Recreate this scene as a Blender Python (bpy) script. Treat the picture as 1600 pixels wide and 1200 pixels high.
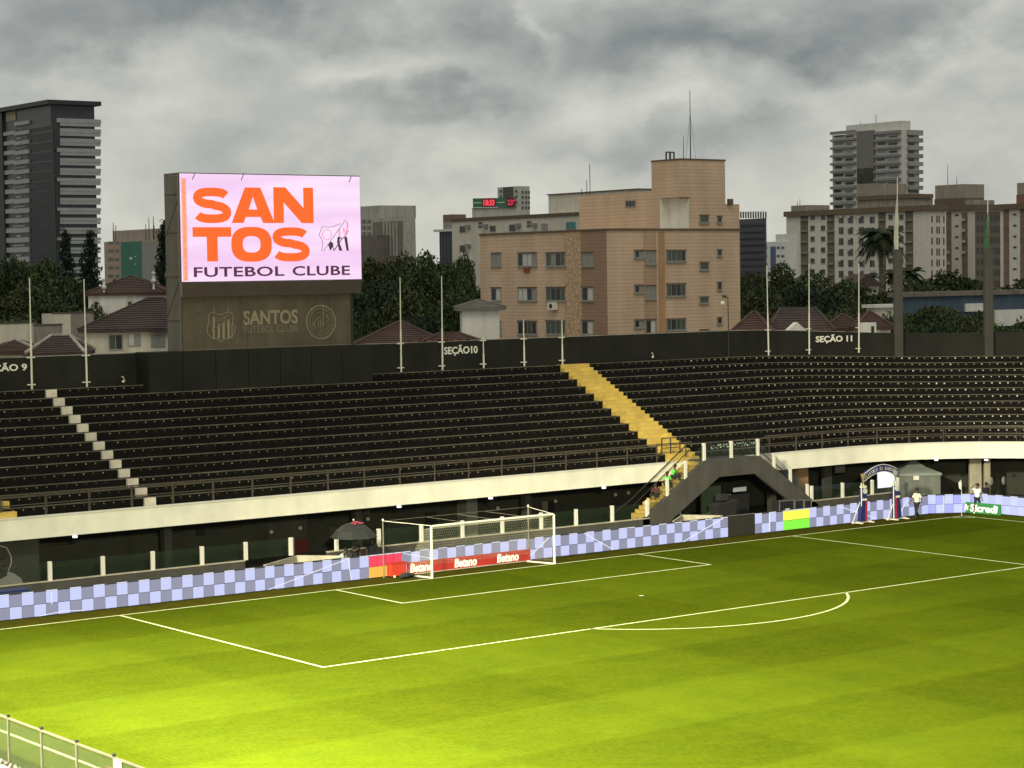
import bpy, math, random
from mathutils import Vector, Matrix
random.seed(7)
S = bpy.context.scene
for o in list(bpy.data.objects): bpy.data.objects.remove(o)
C = S.collection
PI = math.pi; rad = math.radians

# ------------------------------------------------------------------ camera
CAMP = Vector((-61.993, -83.937, 14.361)); YAW, PITCH, ROLL, FPX = .6456, -.0501, -.0155, 3359.4
fw = Vector((math.sin(YAW)*math.cos(PITCH), math.cos(YAW)*math.cos(PITCH), math.sin(PITCH)))
r0 = Vector((math.cos(YAW), -math.sin(YAW), 0)); u0 = r0.cross(fw)
rt = math.cos(ROLL)*r0+math.sin(ROLL)*u0; up = -math.sin(ROLL)*r0+math.cos(ROLL)*u0
cd = bpy.data.cameras.new('camera'); cam = bpy.data.objects.new('camera', cd); C.objects.link(cam)
cam.matrix_world = Matrix(((rt.x, up.x, -fw.x, CAMP.x), (rt.y, up.y, -fw.y, CAMP.y), (rt.z, up.z, -fw.z, CAMP.z), (0, 0, 0, 1)))
cd.sensor_width = 36; cd.lens = 36*FPX/1600; cd.clip_start = .5; cd.clip_end = 6000
S.camera = cam
S.render.resolution_x, S.render.resolution_y = 1024, 768
# helpers that turn a measured direction into a point on a known plane of the place
def ray(x, y): return fw+rt*((x-800)/FPX)-up*((y-600)/FPX)
def onz(x, y, z=0.): d = ray(x, y); return CAMP+d*((z-CAMP.z)/d.z)
def ony(x, y, Y): d = ray(x, y); return CAMP+d*((Y-CAMP.y)/d.y)
def onx(x, y, X): d = ray(x, y); return CAMP+d*((X-CAMP.x)/d.x)
def atd(x, y, D): return CAMP+ray(x, y)*D

# ------------------------------------------------------------------ view, world, sun
S.view_settings.view_transform = 'Standard'; S.view_settings.look = 'None'
S.view_settings.exposure = 0; S.view_settings.gamma = 1; S.view_settings.use_curve_mapping = False
W = bpy.data.worlds.new('World'); S.world = W; W.use_nodes = True
SUN_EL, SUN_AZ = rad(52), rad(215)        # sun behind the cloud, behind the camera
def world():
    nt = W.node_tree; N = nt.nodes; L = nt.links; N.clear()
    def nd(t, **k):
        n = N.new(t)
        for a, b in k.items(): setattr(n, a, b)
        return n
    def M(op, a, b=None, c=None):
        n = nd('ShaderNodeMath', operation=op)
        for i, v in enumerate((a, b, c)):
            if v is None: continue
            if isinstance(v, (int, float)): n.inputs[i].default_value = v
            else: L.new(v, n.inputs[i])
        return n.outputs[0]
    out = nd('ShaderNodeOutputWorld')
    sky = nd('ShaderNodeTexSky', sky_type='NISHITA', sun_disc=False)
    sky.sun_elevation = SUN_EL; sky.sun_rotation = SUN_AZ
    b1 = nd('ShaderNodeBackground'); b1.inputs[1].default_value = .05; L.new(sky.outputs[0], b1.inputs[0])
    tc = nd('ShaderNodeTexCoord'); sp = nd('ShaderNodeSeparateXYZ'); L.new(tc.outputs['Generated'], sp.inputs[0])
    x, y, z = sp.outputs
    az = M('ARCTAN2', x, y); el = M('ARCSINE', z)
    nz = nd('ShaderNodeTexNoise'); nz.inputs['Scale'].default_value = 1; nz.inputs['Detail'].default_value = 7; nz.inputs['Roughness'].default_value = .55
    mp = nd('ShaderNodeMapping'); mp.inputs['Scale'].default_value = (15, 15, 24); L.new(tc.outputs['Generated'], mp.inputs[0]); L.new(mp.outputs[0], nz.inputs[0])
    nb = nd('ShaderNodeTexNoise'); nb.inputs['Scale'].default_value = 1; nb.inputs['Detail'].default_value = 4
    mb = nd('ShaderNodeMapping'); mb.inputs['Scale'].default_value = (3, 3, 9); L.new(tc.outputs['Generated'], mb.inputs[0]); L.new(mb.outputs[0], nb.inputs[0])
    n1 = M('SUBTRACT', nz.outputs[0], .5); n2 = M('SUBTRACT', nb.outputs[0], .5)
    # cloud field on (azimuth, elevation), warped by noise
    azw = M('ADD', az, M('MULTIPLY', n1, .13)); sp2 = nd('ShaderNodeSeparateXYZ'); L.new(nz.outputs[1], sp2.inputs[0])
    elw = M('ADD', el, M('MULTIPLY', M('SUBTRACT', sp2.outputs[1], .5), .075))
    def blob(px, py, rx, ry, amp):
        a = math.atan((px-800)/FPX)+YAW; e = (430-py)/FPX
        dx = M('DIVIDE', M('SUBTRACT', azw, a), rx/FPX); dy = M('DIVIDE', M('SUBTRACT', elw, e), ry/FPX)
        d2 = M('ADD', M('MULTIPLY', dx, dx), M('MULTIPLY', dy, dy))
        return M('MULTIPLY', M('EXPONENT', M('MULTIPLY', d2, -1)), amp*(1.35 if amp < 0 else 1.1))
    base = M('MULTIPLY', M('SMOOTH_MIN', el, .6, .3), 0)
    # brightness: luminous near the horizon, mid grey above, brighter again overhead (overcast sky)
    hz = M('EXPONENT', M('MULTIPLY', M('MAXIMUM', el, 0.), -1/.06))
    top = M('MULTIPLY', M('POWER', M('MAXIMUM', z, 0.), 1.5), .3)
    v = M('ADD', M('ADD', M('MULTIPLY', hz, .14), .50), top)
    for b in ((330, 15, 420, 50, -.17), (60, 95, 170, 45, -.13), (700, 165, 190, 28, -.13), (1100, 75, 330, 50, -.19), (1460, 70, 130, 55, -.11), (430, 235, 200, 55, -.09), (1010, 215, 200, 22, -.08),
              (560, 45, 200, 35, -.06), (230, 105, 90, 40, .1), (860, 55, 30, 40, .16), (640, 125, 110, 20, .07), (1480, 150, 220, 25, .07), (760, 290, 260, 60, .06), (1180, 190, 160, 30, .06), (90, 180, 160, 40, .05), (330, 150, 120, 30, .05), (1300, 10, 160, 18, -.06), (1000, 10, 100, 20, -.05)):
        v = M('ADD', v, blob(*b))
    v = M('ADD', v, M('MULTIPLY', n1, M('ADD', .8, M('MULTIPLY', hz, -.55)))); v = M('ADD', v, M('MULTIPLY', n2, .2))
    v = M('MAXIMUM', v, .08)
    ramp = nd('ShaderNodeValToRGB'); L.new(v, ramp.inputs[0])
    e = ramp.color_ramp.elements; e[0].position = 0; e[0].color = (0, 0, 0, 1); e[1].position = 1; e[1].color = (1, .99, .94, 1)
    for p_, c_ in ((.15, (.138, .15, .152)), (.3, (.285, .305, .30)), (.5, (.485, .50, .465)), (.62, (.62, .62, .555))):
        k = ramp.color_ramp.elements.new(p_); k.color = (*c_, 1)
    b2 = nd('ShaderNodeBackground'); L.new(ramp.outputs[0], b2.inputs[0]); b2.inputs[1].default_value = 1.0
    ad = nd('ShaderNodeMixShader'); ad.inputs[0].default_value = .93
    L.new(b1.outputs[0], ad.inputs[1]); L.new(b2.outputs[0], ad.inputs[2]); L.new(ad.outputs[0], out.inputs[0])
world()
sd = bpy.data.lights.new('sun', 'SUN'); sun = bpy.data.objects.new('sun', sd); C.objects.link(sun)
sd.energy = .75; sd.angle = rad(30); sd.color = (1, .93, .82)
dirv = Vector((math.sin(SUN_AZ)*math.cos(SUN_EL), math.cos(SUN_AZ)*math.cos(SUN_EL), math.sin(SUN_EL)))
sun.rotation_euler = dirv.to_track_quat('Z', 'Y').to_euler()

# ------------------------------------------------------------------ materials
MATS = {}
def mat(name, col, rough=.7, var=.0, scale=1., bump=0., bscale=20., emit=0., metal=0., dirt=0., trans=0., island=0., spec=.5, coord='Object', stretch=(1, 1, 1)):
    if name in MATS: return MATS[name]
    m = bpy.data.materials.new(name); m.use_nodes = True; nt = m.node_tree; N = nt.nodes; L = nt.links
    b = N['Principled BSDF']; b.inputs['Roughness'].default_value = rough; b.inputs['Metallic'].default_value = metal
    b.inputs['Base Color'].default_value = (*col, 1); b.inputs['Specular IOR Level'].default_value = spec
    if trans: b.inputs['Transmission Weight'].default_value = trans
    src = None
    tc = N.new('ShaderNodeTexCoord'); mp = N.new('ShaderNodeMapping'); mp.inputs['Scale'].default_value = stretch
    L.new(tc.outputs[coord], mp.inputs[0])
    def mul(a_col, fac_sock, lo, hi):
        mr = N.new('ShaderNodeMapRange'); L.new(fac_sock, mr.inputs[0]); mr.inputs[1].default_value = .25; mr.inputs[2].default_value = .75
        mr.inputs[3].default_value = lo; mr.inputs[4].default_value = hi
        h = N.new('ShaderNodeHueSaturation'); L.new(mr.outputs[0], h.inputs['Value'])
        if a_col is None: h.inputs['Color'].default_value = (*col, 1)
        else: L.new(a_col, h.inputs['Color'])
        return h.outputs[0]
    if var:
        n = N.new('ShaderNodeTexNoise'); n.inputs['Scale'].default_value = scale; n.inputs['Detail'].default_value = 6; n.inputs['Roughness'].default_value = .6
        L.new(mp.outputs[0], n.inputs[0]); src = mul(src, n.outputs[0], 1-var, 1+var)
    if island:
        g = N.new('ShaderNodeNewGeometry'); src = mul(src, g.outputs['Random Per Island'], 1-island, 1+island)
    if dirt:   # rain streaks and grime, running down
        n = N.new('ShaderNodeTexNoise'); n.inputs['Scale'].default_value = 1.; n.inputs['Detail'].default_value = 5
        m2 = N.new('ShaderNodeMapping'); m2.inputs['Scale'].default_value = (1.6, 1.6, .12); L.new(tc.outputs['Object'], m2.inputs[0]); L.new(m2.outputs[0], n.inputs[0])
        src = mul(src, n.outputs[0], 1+dirt*.4, 1-dirt)
    if src is not None: L.new(src, b.inputs['Base Color'])
    if bump:
        n = N.new('ShaderNodeTexNoise'); n.inputs['Scale'].default_value = bscale; n.inputs['Detail'].default_value = 4; L.new(mp.outputs[0], n.inputs[0])
        bp = N.new('ShaderNodeBump'); bp.inputs['Strength'].default_value = bump; bp.inputs['Distance'].default_value = .05; L.new(n.outputs[0], bp.inputs['Height']); L.new(bp.outputs[0], b.inputs['Normal'])
    if emit:
        b.inputs['Emission Color'].default_value = (*col, 1); b.inputs['Emission Strength'].default_value = emit
        b.inputs['Base Color'].default_value = (.02, .02, .02, 1); b.inputs['Roughness'].default_value = .8
    MATS[name] = m; return m
def nodes(m): return m.node_tree.nodes, m.node_tree.links, m.node_tree.nodes['Principled BSDF']

def grass_mat():
    m = mat('pitch_grass', (.1, .16, .014), rough=.9, spec=.0); N, L, b = nodes(m)
    tc = N.new('ShaderNodeTexCoord'); sp = N.new('ShaderNodeSeparateXYZ'); L.new(tc.outputs['Object'], sp.inputs[0])
    def Mt(op, a, bb=None, c=None):
        n = N.new('ShaderNodeMath'); n.operation = op
        for i, v in enumerate((a, bb, c)):
            if v is None: continue
            if isinstance(v, (int, float)): n.inputs[i].default_value = v
            else: L.new(v, n.inputs[i])
        return n.outputs[0]
    def noise(sc, det=5, st=(1, 1, 1)):
        mp = N.new('ShaderNodeMapping'); mp.inputs['Scale'].default_value = st; L.new(tc.outputs['Object'], mp.inputs[0])
        n = N.new('ShaderNodeTexNoise'); n.inputs['Scale'].default_value = sc; n.inputs['Detail'].default_value = det; L.new(mp.outputs[0], n.inputs[0]); return n.outputs[0]
    wob = Mt('MULTIPLY', Mt('SUBTRACT', noise(.5), .5), .5)
    # mowing bands both ways (nap direction of the cut grass)
    sy = Mt('SINE', Mt('MULTIPLY', Mt('ADD', sp.outputs[1], wob), PI/5.5)); sx = Mt('SINE', Mt('MULTIPLY', Mt('ADD', sp.outputs[0], wob), PI/8.))
    sy = Mt('MULTIPLY', sy, 9.); sx = Mt('MULTIPLY', sx, 9.)
    cl = lambda a: Mt('MINIMUM', Mt('MAXIMUM', a, -1.), 1.)
    v = Mt('ADD', 1., Mt('MULTIPLY', cl(sy), .085)); v = Mt('ADD', v, Mt('MULTIPLY', cl(sx), .06))
    v = Mt('ADD', v, Mt('MULTIPLY', Mt('SUBTRACT', noise(.18), .5), .3))
    v = Mt('ADD', v, Mt('MULTIPLY', Mt('SUBTRACT', noise(1.6, 6), .5), .28))
    v = Mt('ADD', v, Mt('MULTIPLY', Mt('SUBTRACT', noise(3.2, 8, (3, 1, 1)), .5), .65))
    mix = N.new('ShaderNodeMix'); mix.data_type = 'RGBA'; L.new(noise(.5, 6), mix.inputs[0])
    mix.inputs[6].default_value = (.038, .060, .0035, 1); mix.inputs[7].default_value = (.064, .083, .0038, 1)
    h = N.new('ShaderNodeHueSaturation'); L.new(v, h.inputs['Value']); L.new(mix.outputs[2], h.inputs['Color']); L.new(h.outputs[0], b.inputs['Base Color'])
    bp = N.new('ShaderNodeBump'); bp.inputs['Strength'].default_value = .3; bp.inputs['Distance'].default_value = .04; L.new(noise(9., 6), bp.inputs['Height']); L.new(bp.outputs[0], b.inputs['Normal'])
    return m
def tile_mat(name, c1, c2, cm, bw, bh, mortar=.03, off=.5, dirt=.25):
    m = mat(name, c1, rough=.65); N, L, b = nodes(m)
    tc = N.new('ShaderNodeTexCoord'); br = N.new('ShaderNodeTexBrick'); L.new(tc.outputs['UV'], br.inputs['Vector']); br.offset = off
    br.inputs['Scale'].default_value = 1; br.inputs['Brick Width'].default_value = bw; br.inputs['Row Height'].default_value = bh
    br.inputs['Mortar Size'].default_value = mortar; br.inputs['Mortar Smooth'].default_value = .3; br.inputs['Bias'].default_value = -.2
    br.inputs['Color1'].default_value = (*c1, 1); br.inputs['Color2'].default_value = (*c2, 1); br.inputs['Mortar'].default_value = (*cm, 1)
    n = N.new('ShaderNodeTexNoise'); n.inputs['Scale'].default_value = .5; n.inputs['Detail'].default_value = 6; m2 = N.new('ShaderNodeMapping'); m2.inputs['Scale'].default_value = (1, 1, .3)
    L.new(tc.outputs['Object'], m2.inputs[0]); L.new(m2.outputs[0], n.inputs[0])
    mr = N.new('ShaderNodeMapRange'); L.new(n.outputs[0], mr.inputs[0]); mr.inputs[1].default_value = .3; mr.inputs[2].default_value = .7; mr.inputs[3].default_value = 1-dirt; mr.inputs[4].default_value = 1.06
    h = N.new('ShaderNodeHueSaturation'); L.new(mr.outputs[0], h.inputs['Value']); L.new(br.outputs[0], h.inputs['Color']); L.new(h.outputs[0], b.inputs['Base Color'])
    bp = N.new('ShaderNodeBump'); bp.inputs['Strength'].default_value = .5; bp.inputs['Distance'].default_value = .02; bp.invert = True; L.new(br.outputs['Fac'], bp.inputs['Height']); L.new(bp.outputs[0], b.inputs['Normal'])
    return m
def stone_mat(name, c1, cm, sc):
    m = mat(name, c1, rough=.8); N, L, b = nodes(m); tc = N.new('ShaderNodeTexCoord'); v = N.new('ShaderNodeTexVoronoi'); v.feature = 'DISTANCE_TO_EDGE'; v.inputs['Scale'].default_value = sc
    L.new(tc.outputs['UV'], v.inputs['Vector']); r = N.new('ShaderNodeValToRGB'); L.new(v.outputs[0], r.inputs[0]); e = r.color_ramp.elements
    e[0].position = .03; e[0].color = (*cm, 1); e[1].position = .12; e[1].color = (*c1, 1); L.new(r.outputs[0], b.inputs['Base Color']); return m
def leaf_mat(name, c, isl=.55):
    m = mat(name, c, rough=.7, island=isl, spec=.2, var=.35, scale=.35); return m

WHITE = mat('white_paint', (.64, .62, .54), .6, var=.05, scale=2, dirt=.08)
FASC = mat('fascia_paint', (.74, .72, .59), .6, var=.14, scale=.5, dirt=.07)
BLACKC = mat('black_concrete', (.0075, .007, .0055), .75, var=.35, scale=1.3, bump=.3, spec=.08)
WALLB = mat('black_wall_paint', (.0155, .016, .0125), .7, var=.4, scale=.4, dirt=.2, bump=.2, bscale=6, spec=.2)
NOSE = mat('worn_concrete_edge', (.088, .078, .052), .85, var=.75, scale=.7, stretch=(1, 1, 1))
DOT = mat('seat_marker_paint', (.14, .11, .07), .6, island=.6)
DOT2 = mat('bright_seat_marker_paint', (.34, .32, .25), .6, island=.6)
GREYC = mat('dark_grey_concrete', (.055, .052, .043), .8, var=.2, scale=1.5, dirt=.3, bump=.3)
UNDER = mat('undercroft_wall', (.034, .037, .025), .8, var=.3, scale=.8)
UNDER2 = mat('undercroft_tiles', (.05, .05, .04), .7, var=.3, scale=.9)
CONC = mat('light_concrete', (.38, .35, .26), .8, var=.2, scale=2, dirt=.3)
YEL = mat('yellow_stair_paint', (.56, .4, .085), .65, var=.22, scale=1.4, dirt=.2)
STEPW = mat('worn_white_step_paint', (.6, .55, .44), .75, var=.22, scale=2.2, dirt=.25)
STEEL = mat('brown_rail_steel', (.085, .07, .05), .5, metal=.3, var=.3, scale=3)
POLEW = mat('white_pole_paint', (.62, .6, .48), .5, var=.1, scale=4)
DARKM = mat('dark_metal', (.02, .02, .022), .5)
ASPH = mat('asphalt', (.05, .05, .05), .9, var=.2, scale=.3)
TURF = mat('side_turf', (.043, .041, .005), .9, var=.25, scale=1.5, bump=.5, bscale=15, spec=0.)
LINE = mat('line_paint', (.5, .53, .28), .8, var=.12, scale=3)
def glass(name, col, alpha):
    m = bpy.data.materials.new(name); m.use_nodes = True; N = m.node_tree.nodes; L = m.node_tree.links; b = N['Principled BSDF']
    b.inputs['Base Color'].default_value = (*col, 1); b.inputs['Roughness'].default_value = .08; b.inputs['Alpha'].default_value = alpha; MATS[name] = m; return m
GLASS = glass('barrier_glass', (.03, .05, .03), .16)
GLASS2 = glass('stair_glass', (.04, .055, .045), .25)
NETM = glass('green_netting', (.03, .05, .012), .4); MATS['green_netting'].node_tree.nodes['Principled BSDF'].inputs['Roughness'].default_value = .9
PANES = [mat('dark_glass_pane', (.022, .028, .026), .18), mat('grey_curtained_pane', (.2, .2, .18), .3, var=.3, scale=2), mat('pale_curtained_pane', (.42, .42, .38), .4, var=.2, scale=2), mat('greenish_pane', (.055, .07, .055), .2)]
FRAME = mat('aluminium_window_frame', (.22, .21, .18), .5)

# ------------------------------------------------------------------ mesh helpers
class MB:
    def __init__(s): s.v = []; s.f = []
    def quad(s, *p): n = len(s.v); s.v += [tuple(q) for q in p]; s.f.append(tuple(range(n, n+len(p))))
    def box(s, x0, x1, y0, y1, z0, z1):
        n = len(s.v); s.v += [(x, y, z) for z in (z0, z1) for x, y in ((x0, y0), (x1, y0), (x1, y1), (x0, y1))]
        s.f += [(n, n+3, n+2, n+1), (n+4, n+5, n+6, n+7), (n, n+1, n+5, n+4), (n+1, n+2, n+6, n+5), (n+2, n+3, n+7, n+6), (n+3, n, n+4, n+7)]; return s
    def bar(s, a, b, w=.05, h=None, k=4):
        """a bar of k sides from a to b (k=4: square)"""
        a = Vector(a); b = Vector(b); h = h or w; d = (b-a).normalized(); ref = Vector((0, 0, 1)) if abs(d.z) < .9 else Vector((1, 0, 0))
        s1 = d.cross(ref).normalized(); s2 = s1.cross(d).normalized(); n = len(s.v)
        offs = [(math.cos(2*PI*(i+.5)/k), math.sin(2*PI*(i+.5)/k)) for i in range(k)]; q = (2**.5 if k == 4 else 1)
        for P, ww, hh in ((a, w, w), (b, h, h)):
            for c, t in offs: s.v.append(tuple(P+s1*(c*ww/2*q)+s2*(t*hh/2*q)))
        for i in range(k): j = (i+1) % k; s.f.append((n+i, n+j, n+k+j, n+k+i))
        s.f.append(tuple(n+i for i in reversed(range(k)))); s.f.append(tuple(n+k+i for i in range(k))); return s
    def prism(s, poly, a, b):
        """poly: list of Vectors in a plane, extruded by vector from offset a to b"""
        n = len(s.v); k = len(poly); a = Vector(a); b = Vector(b)
        s.v += [tuple(Vector(p)+a) for p in poly]+[tuple(Vector(p)+b) for p in poly]
        s.f.append(tuple(range(n+k-1, n-1, -1))); s.f.append(tuple(range(n+k, n+2*k)))
        for i in range(k): j = (i+1) % k; s.f.append((n+i, n+j, n+k+j, n+k+i))
        return s
    def ball(s, c, r, seg=10, rings=7, sc=(1, 1, 1)):
        n = len(s.v)
        for i in range(rings+1):
            t = PI*i/rings
            for j in range(seg):
                a = 2*PI*j/seg; s.v.append((c[0]+r*sc[0]*math.sin(t)*math.cos(a), c[1]+r*sc[1]*math.sin(t)*math.sin(a), c[2]+r*sc[2]*math.cos(t)))
        for i in range(rings):
            for j in range(seg): k = (j+1) % seg; s.f.append((n+i*seg+j, n+(i+1)*seg+j, n+(i+1)*seg+k, n+i*seg+k))
        return s
    def mesh(s, name, smooth=False):
        me = bpy.data.meshes.new(name); me.from_pydata(s.v, [], s.f); me.update()
        uv = me.uv_layers.new(name='UVMap'); buf = [0.]*(2*len(me.loops)); V = s.v
        for p in me.polygons:
            nx, ny, nz = (abs(t) for t in p.normal)
            for li in p.loop_indices:
                x, y, z = V[me.loops[li].vertex_index]
                if nz > nx and nz > ny: a, b = x, y
                elif nx > ny: a, b = y, z
                else: a, b = x, z
                buf[2*li] = a; buf[2*li+1] = b
        uv.data.foreach_set('uv', buf)
        if smooth: me.polygons.foreach_set('use_smooth', [True]*len(me.polygons))
        return me
    def build(s, name, m=None, parent=None, smooth=False, **k): return place(s.mesh(name, smooth), name, m, parent, **k)
def place(me, name, m=None, parent=None, loc=(0, 0, 0), rot=(0, 0, 0), scale=(1, 1, 1), **k):
    if m is not None and not len(me.materials): me.materials.append(m)
    o = bpy.data.objects.new(name, me); C.objects.link(o); o.location = loc; o.rotation_euler = rot; o.scale = scale
    if parent is not None: o.parent = parent
    for a, b in k.items(): o[a] = b
    return o
def thing(name, label, cat, loc=(0, 0, 0), rz=0., group=None):
    o = bpy.data.objects.new(name, None); C.objects.link(o); o.location = loc; o.rotation_euler = (0, 0, rz); o.empty_display_size = .1
    o['label'] = label; o['category'] = cat
    if group: o['group'] = group
    return o
def tag(o, label, cat, group=None):
    o['label'] = label; o['category'] = cat
    if group: o['group'] = group
    return o
def struct(o): o['kind'] = 'structure'; return o
def copy_tree(o, parent=None):
    c = o.copy(); C.objects.link(c); c.parent = parent
    for ch in list(o.children): copy_tree(ch, c)
    return c
def curve_mesh(cu):
    o = bpy.data.objects.new('t', cu); C.objects.link(o); dg = bpy.context.evaluated_depsgraph_get(); dg.update()
    me = bpy.data.meshes.new_from_object(o.evaluated_get(dg)); bpy.data.objects.remove(o); return me
def text(body, w, h, loc, m, parent, name='lettering', rz=0., bold=.03, ext=.01, spacing=1., shear=0.):
    """standing lettering, lower left corner at loc, w x h metres, facing local -Y turned by rz"""
    cu = bpy.data.curves.new('txt', 'FONT'); cu.body = body; cu.size = 1; cu.offset = bold; cu.extrude = ext; cu.space_character = spacing; cu.shear = shear; cu.resolution_u = 3
    me = curve_mesh(cu); xs = [v.co.x for v in me.vertices]; ys = [v.co.y for v in me.vertices]
    x0, x1, y0, y1 = min(xs), max(xs), min(ys), max(ys); me.name = name; me.materials.clear()
    for v in me.vertices: x, y, z = v.co; v.co = ((x-x0)/(x1-x0)*w, -z, (y-y0)/(y1-y0)*h)
    return place(me, name, m, parent, loc=loc, rot=(0, 0, rz))
def poly2d(loops, name, m, parent, loc, rz=0., sx=1., sz=1., ext=.01, cyc=True):
    """filled flat shape from 2D loops (holes allowed), standing upright facing -Y"""
    cu = bpy.data.curves.new('c', 'CURVE'); cu.dimensions = '2D'; cu.fill_mode = 'BOTH'; cu.extrude = ext
    for lp in loops:
        sp = cu.splines.new('POLY'); sp.points.add(len(lp)-1); sp.use_cyclic_u = True
        for p, q in zip(sp.points, lp): p.co = (q[0], q[1], 0, 1)
    me = curve_mesh(cu); me.materials.clear(); me.name = name
    for v in me.vertices: x, y, z = v.co; v.co = (x*sx, -z, y*sz)
    return place(me, name, m, parent, loc=loc, rot=(0, 0, rz))
def strokes(segs, w, name, m, parent, loc, rz=0., d=.006):
    b = MB()
    for pl in segs:
        for (x0, z0), (x1, z1) in zip(pl, pl[1:]): b.bar((x0, 0, z0), (x1, 0, z1), w, k=4)
    return b.build(name, m, parent, loc=loc, rot=(0, 0, rz))

# ------------------------------------------------------------------ path of the stand (offset d behind the fascia)
AC = Vector((31, -6)); R0 = 12.4; Y0 = 6.4; XL = -46.; SMAX = 31-XL+R0*PI/2+30
def path(s, d, z=None):
    """s: metres along the fascia line from x = XL, d: metres behind it"""
    L1 = 31-XL; L2 = R0*PI/2
    if s <= L1: p = Vector((XL+s, Y0+d)); t = 0
    elif s <= L1+L2: a = PI/2-(s-L1)/R0; p = AC+Vector((math.cos(a), math.sin(a)))*(R0+d); t = (s-L1)/L2
    else: p = Vector((AC.x+R0+d, AC.y-(s-L1-L2))); t = 1
    if z is None: return p
    k = min(1, t*2.2); k = k*k*(3-2*k)
    return Vector((p.x, p.y, z-.36*k*max(0, z-3.8)/5.2))
def svals(s0, s1, ds=2.):
    L1 = 31-XL; out = [s0]
    brk = [L1]+[L1+R0*PI/2*i/32 for i in range(1, 33)]
    for b in brk:
        if s0 < b < s1: out.append(b)
    out.append(s1); return out
def sweep(mb, prof, s0, s1):
    """closed profile of (d, z) swept along the path"""
    ss = svals(s0, s1); k = len(prof); n = len(mb.v)
    for s in ss: mb.v += [tuple(path(s, d, z)) for d, z in prof]
    for i in range(len(ss)-1):
        for j in range(k): a = n+i*k+j; b = n+i*k+(j+1) % k; mb.f.append((a, a+k, b+k, b))
    mb.f.append(tuple(n+j for j in range(k))); mb.f.append(tuple(n+(len(ss)-1)*k+j for j in reversed(range(k))))
    return mb
def sx(x): return x-XL
def on_curve(px, py, d):
    """where the sight line meets the upright surface d metres behind the fascia line"""
    dr = ray(px, py); P = CAMP+dr*((Y0+d-CAMP.y)/dr.y)
    if P.x <= AC.x: return P
    ax, ay = CAMP.x-AC.x, CAMP.y-AC.y; A = dr.x**2+dr.y**2; B = 2*(ax*dr.x+ay*dr.y); Cc = ax*ax+ay*ay-(R0+d)**2
    return CAMP+dr*((-B+math.sqrt(B*B-4*A*Cc))/(2*A))

# ================================================================== SETTING
g = MB(); g.box(-3000, 3000, -1500, 4000, -.5, -.03); struct(g.build('ground', ASPH))
g = MB(); g.quad((-36, -115, 0), (35.8, -115, 0), (35.8, .06, 0), (-36, .06, 0)); struct(g.build('pitch', grass_mat()))
g = MB(); g.box(-48, 34.5+1.6, .06, 8, -.02, -.002); g.box(35.8, 52, -115, 8, -.02, -.004); struct(g.build('pitch_surround', TURF))
mk = MB(); Z = .005; w = .06
def hl(x0, x1, y): mk.quad((x0-w, y-w, Z), (x1+w, y-w, Z), (x1+w, y+w, Z), (x0-w, y+w, Z))
def vl(x, y0, y1): mk.quad((x-w, y0, Z), (x+w, y0, Z), (x+w, y1, Z), (x-w, y1, Z))
hl(-34, 34, 0); vl(-34, -105, -w); vl(34, -105, -w)
for a, b in ((20.16, 16.5), (9.16, 5.5)): hl(-a, a, -b); vl(-a, -b+w, -w); vl(a, -b+w, -w)
def arc(cx, cy, r, a0, a1, n=40, w=w):
    for i in range(n):
        t0 = a0+(a1-a0)*i/n; t1 = a0+(a1-a0)*(i+1)/n
        P = lambda rr, t: (cx+rr*math.cos(t), cy+rr*math.sin(t), Z)
        mk.quad(P(r-w, t0), P(r+w, t0), P(r+w, t1), P(r-w, t1))
th = math.asin(5.44/9.15); arc(0, -11, 9.15, PI+th, 2*PI-th); arc(0, -11, .06, 0, 2*PI, 12, .055); arc(34, 0, 1, PI, 1.5*PI, 10); arc(-34, 0, 1, 1.5*PI, 2*PI, 10)
struct(mk.build('pitch_markings', LINE))

# ================================================================== GRANDSTAND
ST = thing('grandstand', 'black curved concrete terrace of the stadium with white front edge, yellow and white stairs', 'grandstand', (0, Y0, 0)); P0 = Vector((0, Y0, 0))
ST.location = (0, 0, 0)
S0, S1 = sx(-44), SMAX
sweep(MB(), [(0, 2.84), (.22, 2.84), (.22, 3.80), (0, 3.80)], S0, S1).build('fascia', FASC, ST)
sweep(MB(), [(-.03, 3.802), (.24, 3.802), (.24, 3.86), (-.03, 3.86)], S0, S1).build('fascia_coping', WHITE, ST)
NR = 13; DZ, DY, D1 = .4, .78, .55
dots = MB(); dots2 = MB()
for k in range(NR):
    zt = 3.84+DZ*(k+1); d0 = D1+DY*k
    sweep(MB(), [(d0, zt-DZ), (d0, zt), (d0+DY, zt), (d0+DY, zt-DZ)], S0, S1).build('bleacher_row', BLACKC, ST)
    sweep(MB(), [(d0-.02, zt-.035), (d0-.02, zt+.012), (d0+.09, zt+.012), (d0+.09, zt+.002), (d0-.002, zt+.002), (d0-.002, zt-.035)], S0, S1).build('nosing', NOSE, ST)
    s = S0+random.random()*.4
    while s < sx(31)+34:
        s += .5 if s < sx(31) else .5*R0/(R0+d0)
        x = s+XL
        if -16.0 < x < -14.6 or 17.0 < x < 19.5 : continue
        ds = dots if s < sx(27+4*math.sin(k*2.1)) else dots2; r = .042 if s < sx(27) else .05
        c = path(s, d0-.022, zt-.115); a = path(s+.05, d0-.022, zt-.115); t = (a-c).normalized(); r *= random.uniform(.75, 1.15)
        ds.quad(*[c+t*(r*math.cos(i*PI/3))*1.1+Vector((0, 0, r*math.sin(i*PI/3))) for i in range(6)])
sweep(MB(), [(.22, 3.5), (.22, 3.84), (D1, 3.84), (D1, 3.5)], S0, S1).build('front_walkway', BLACKC, ST)
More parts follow.
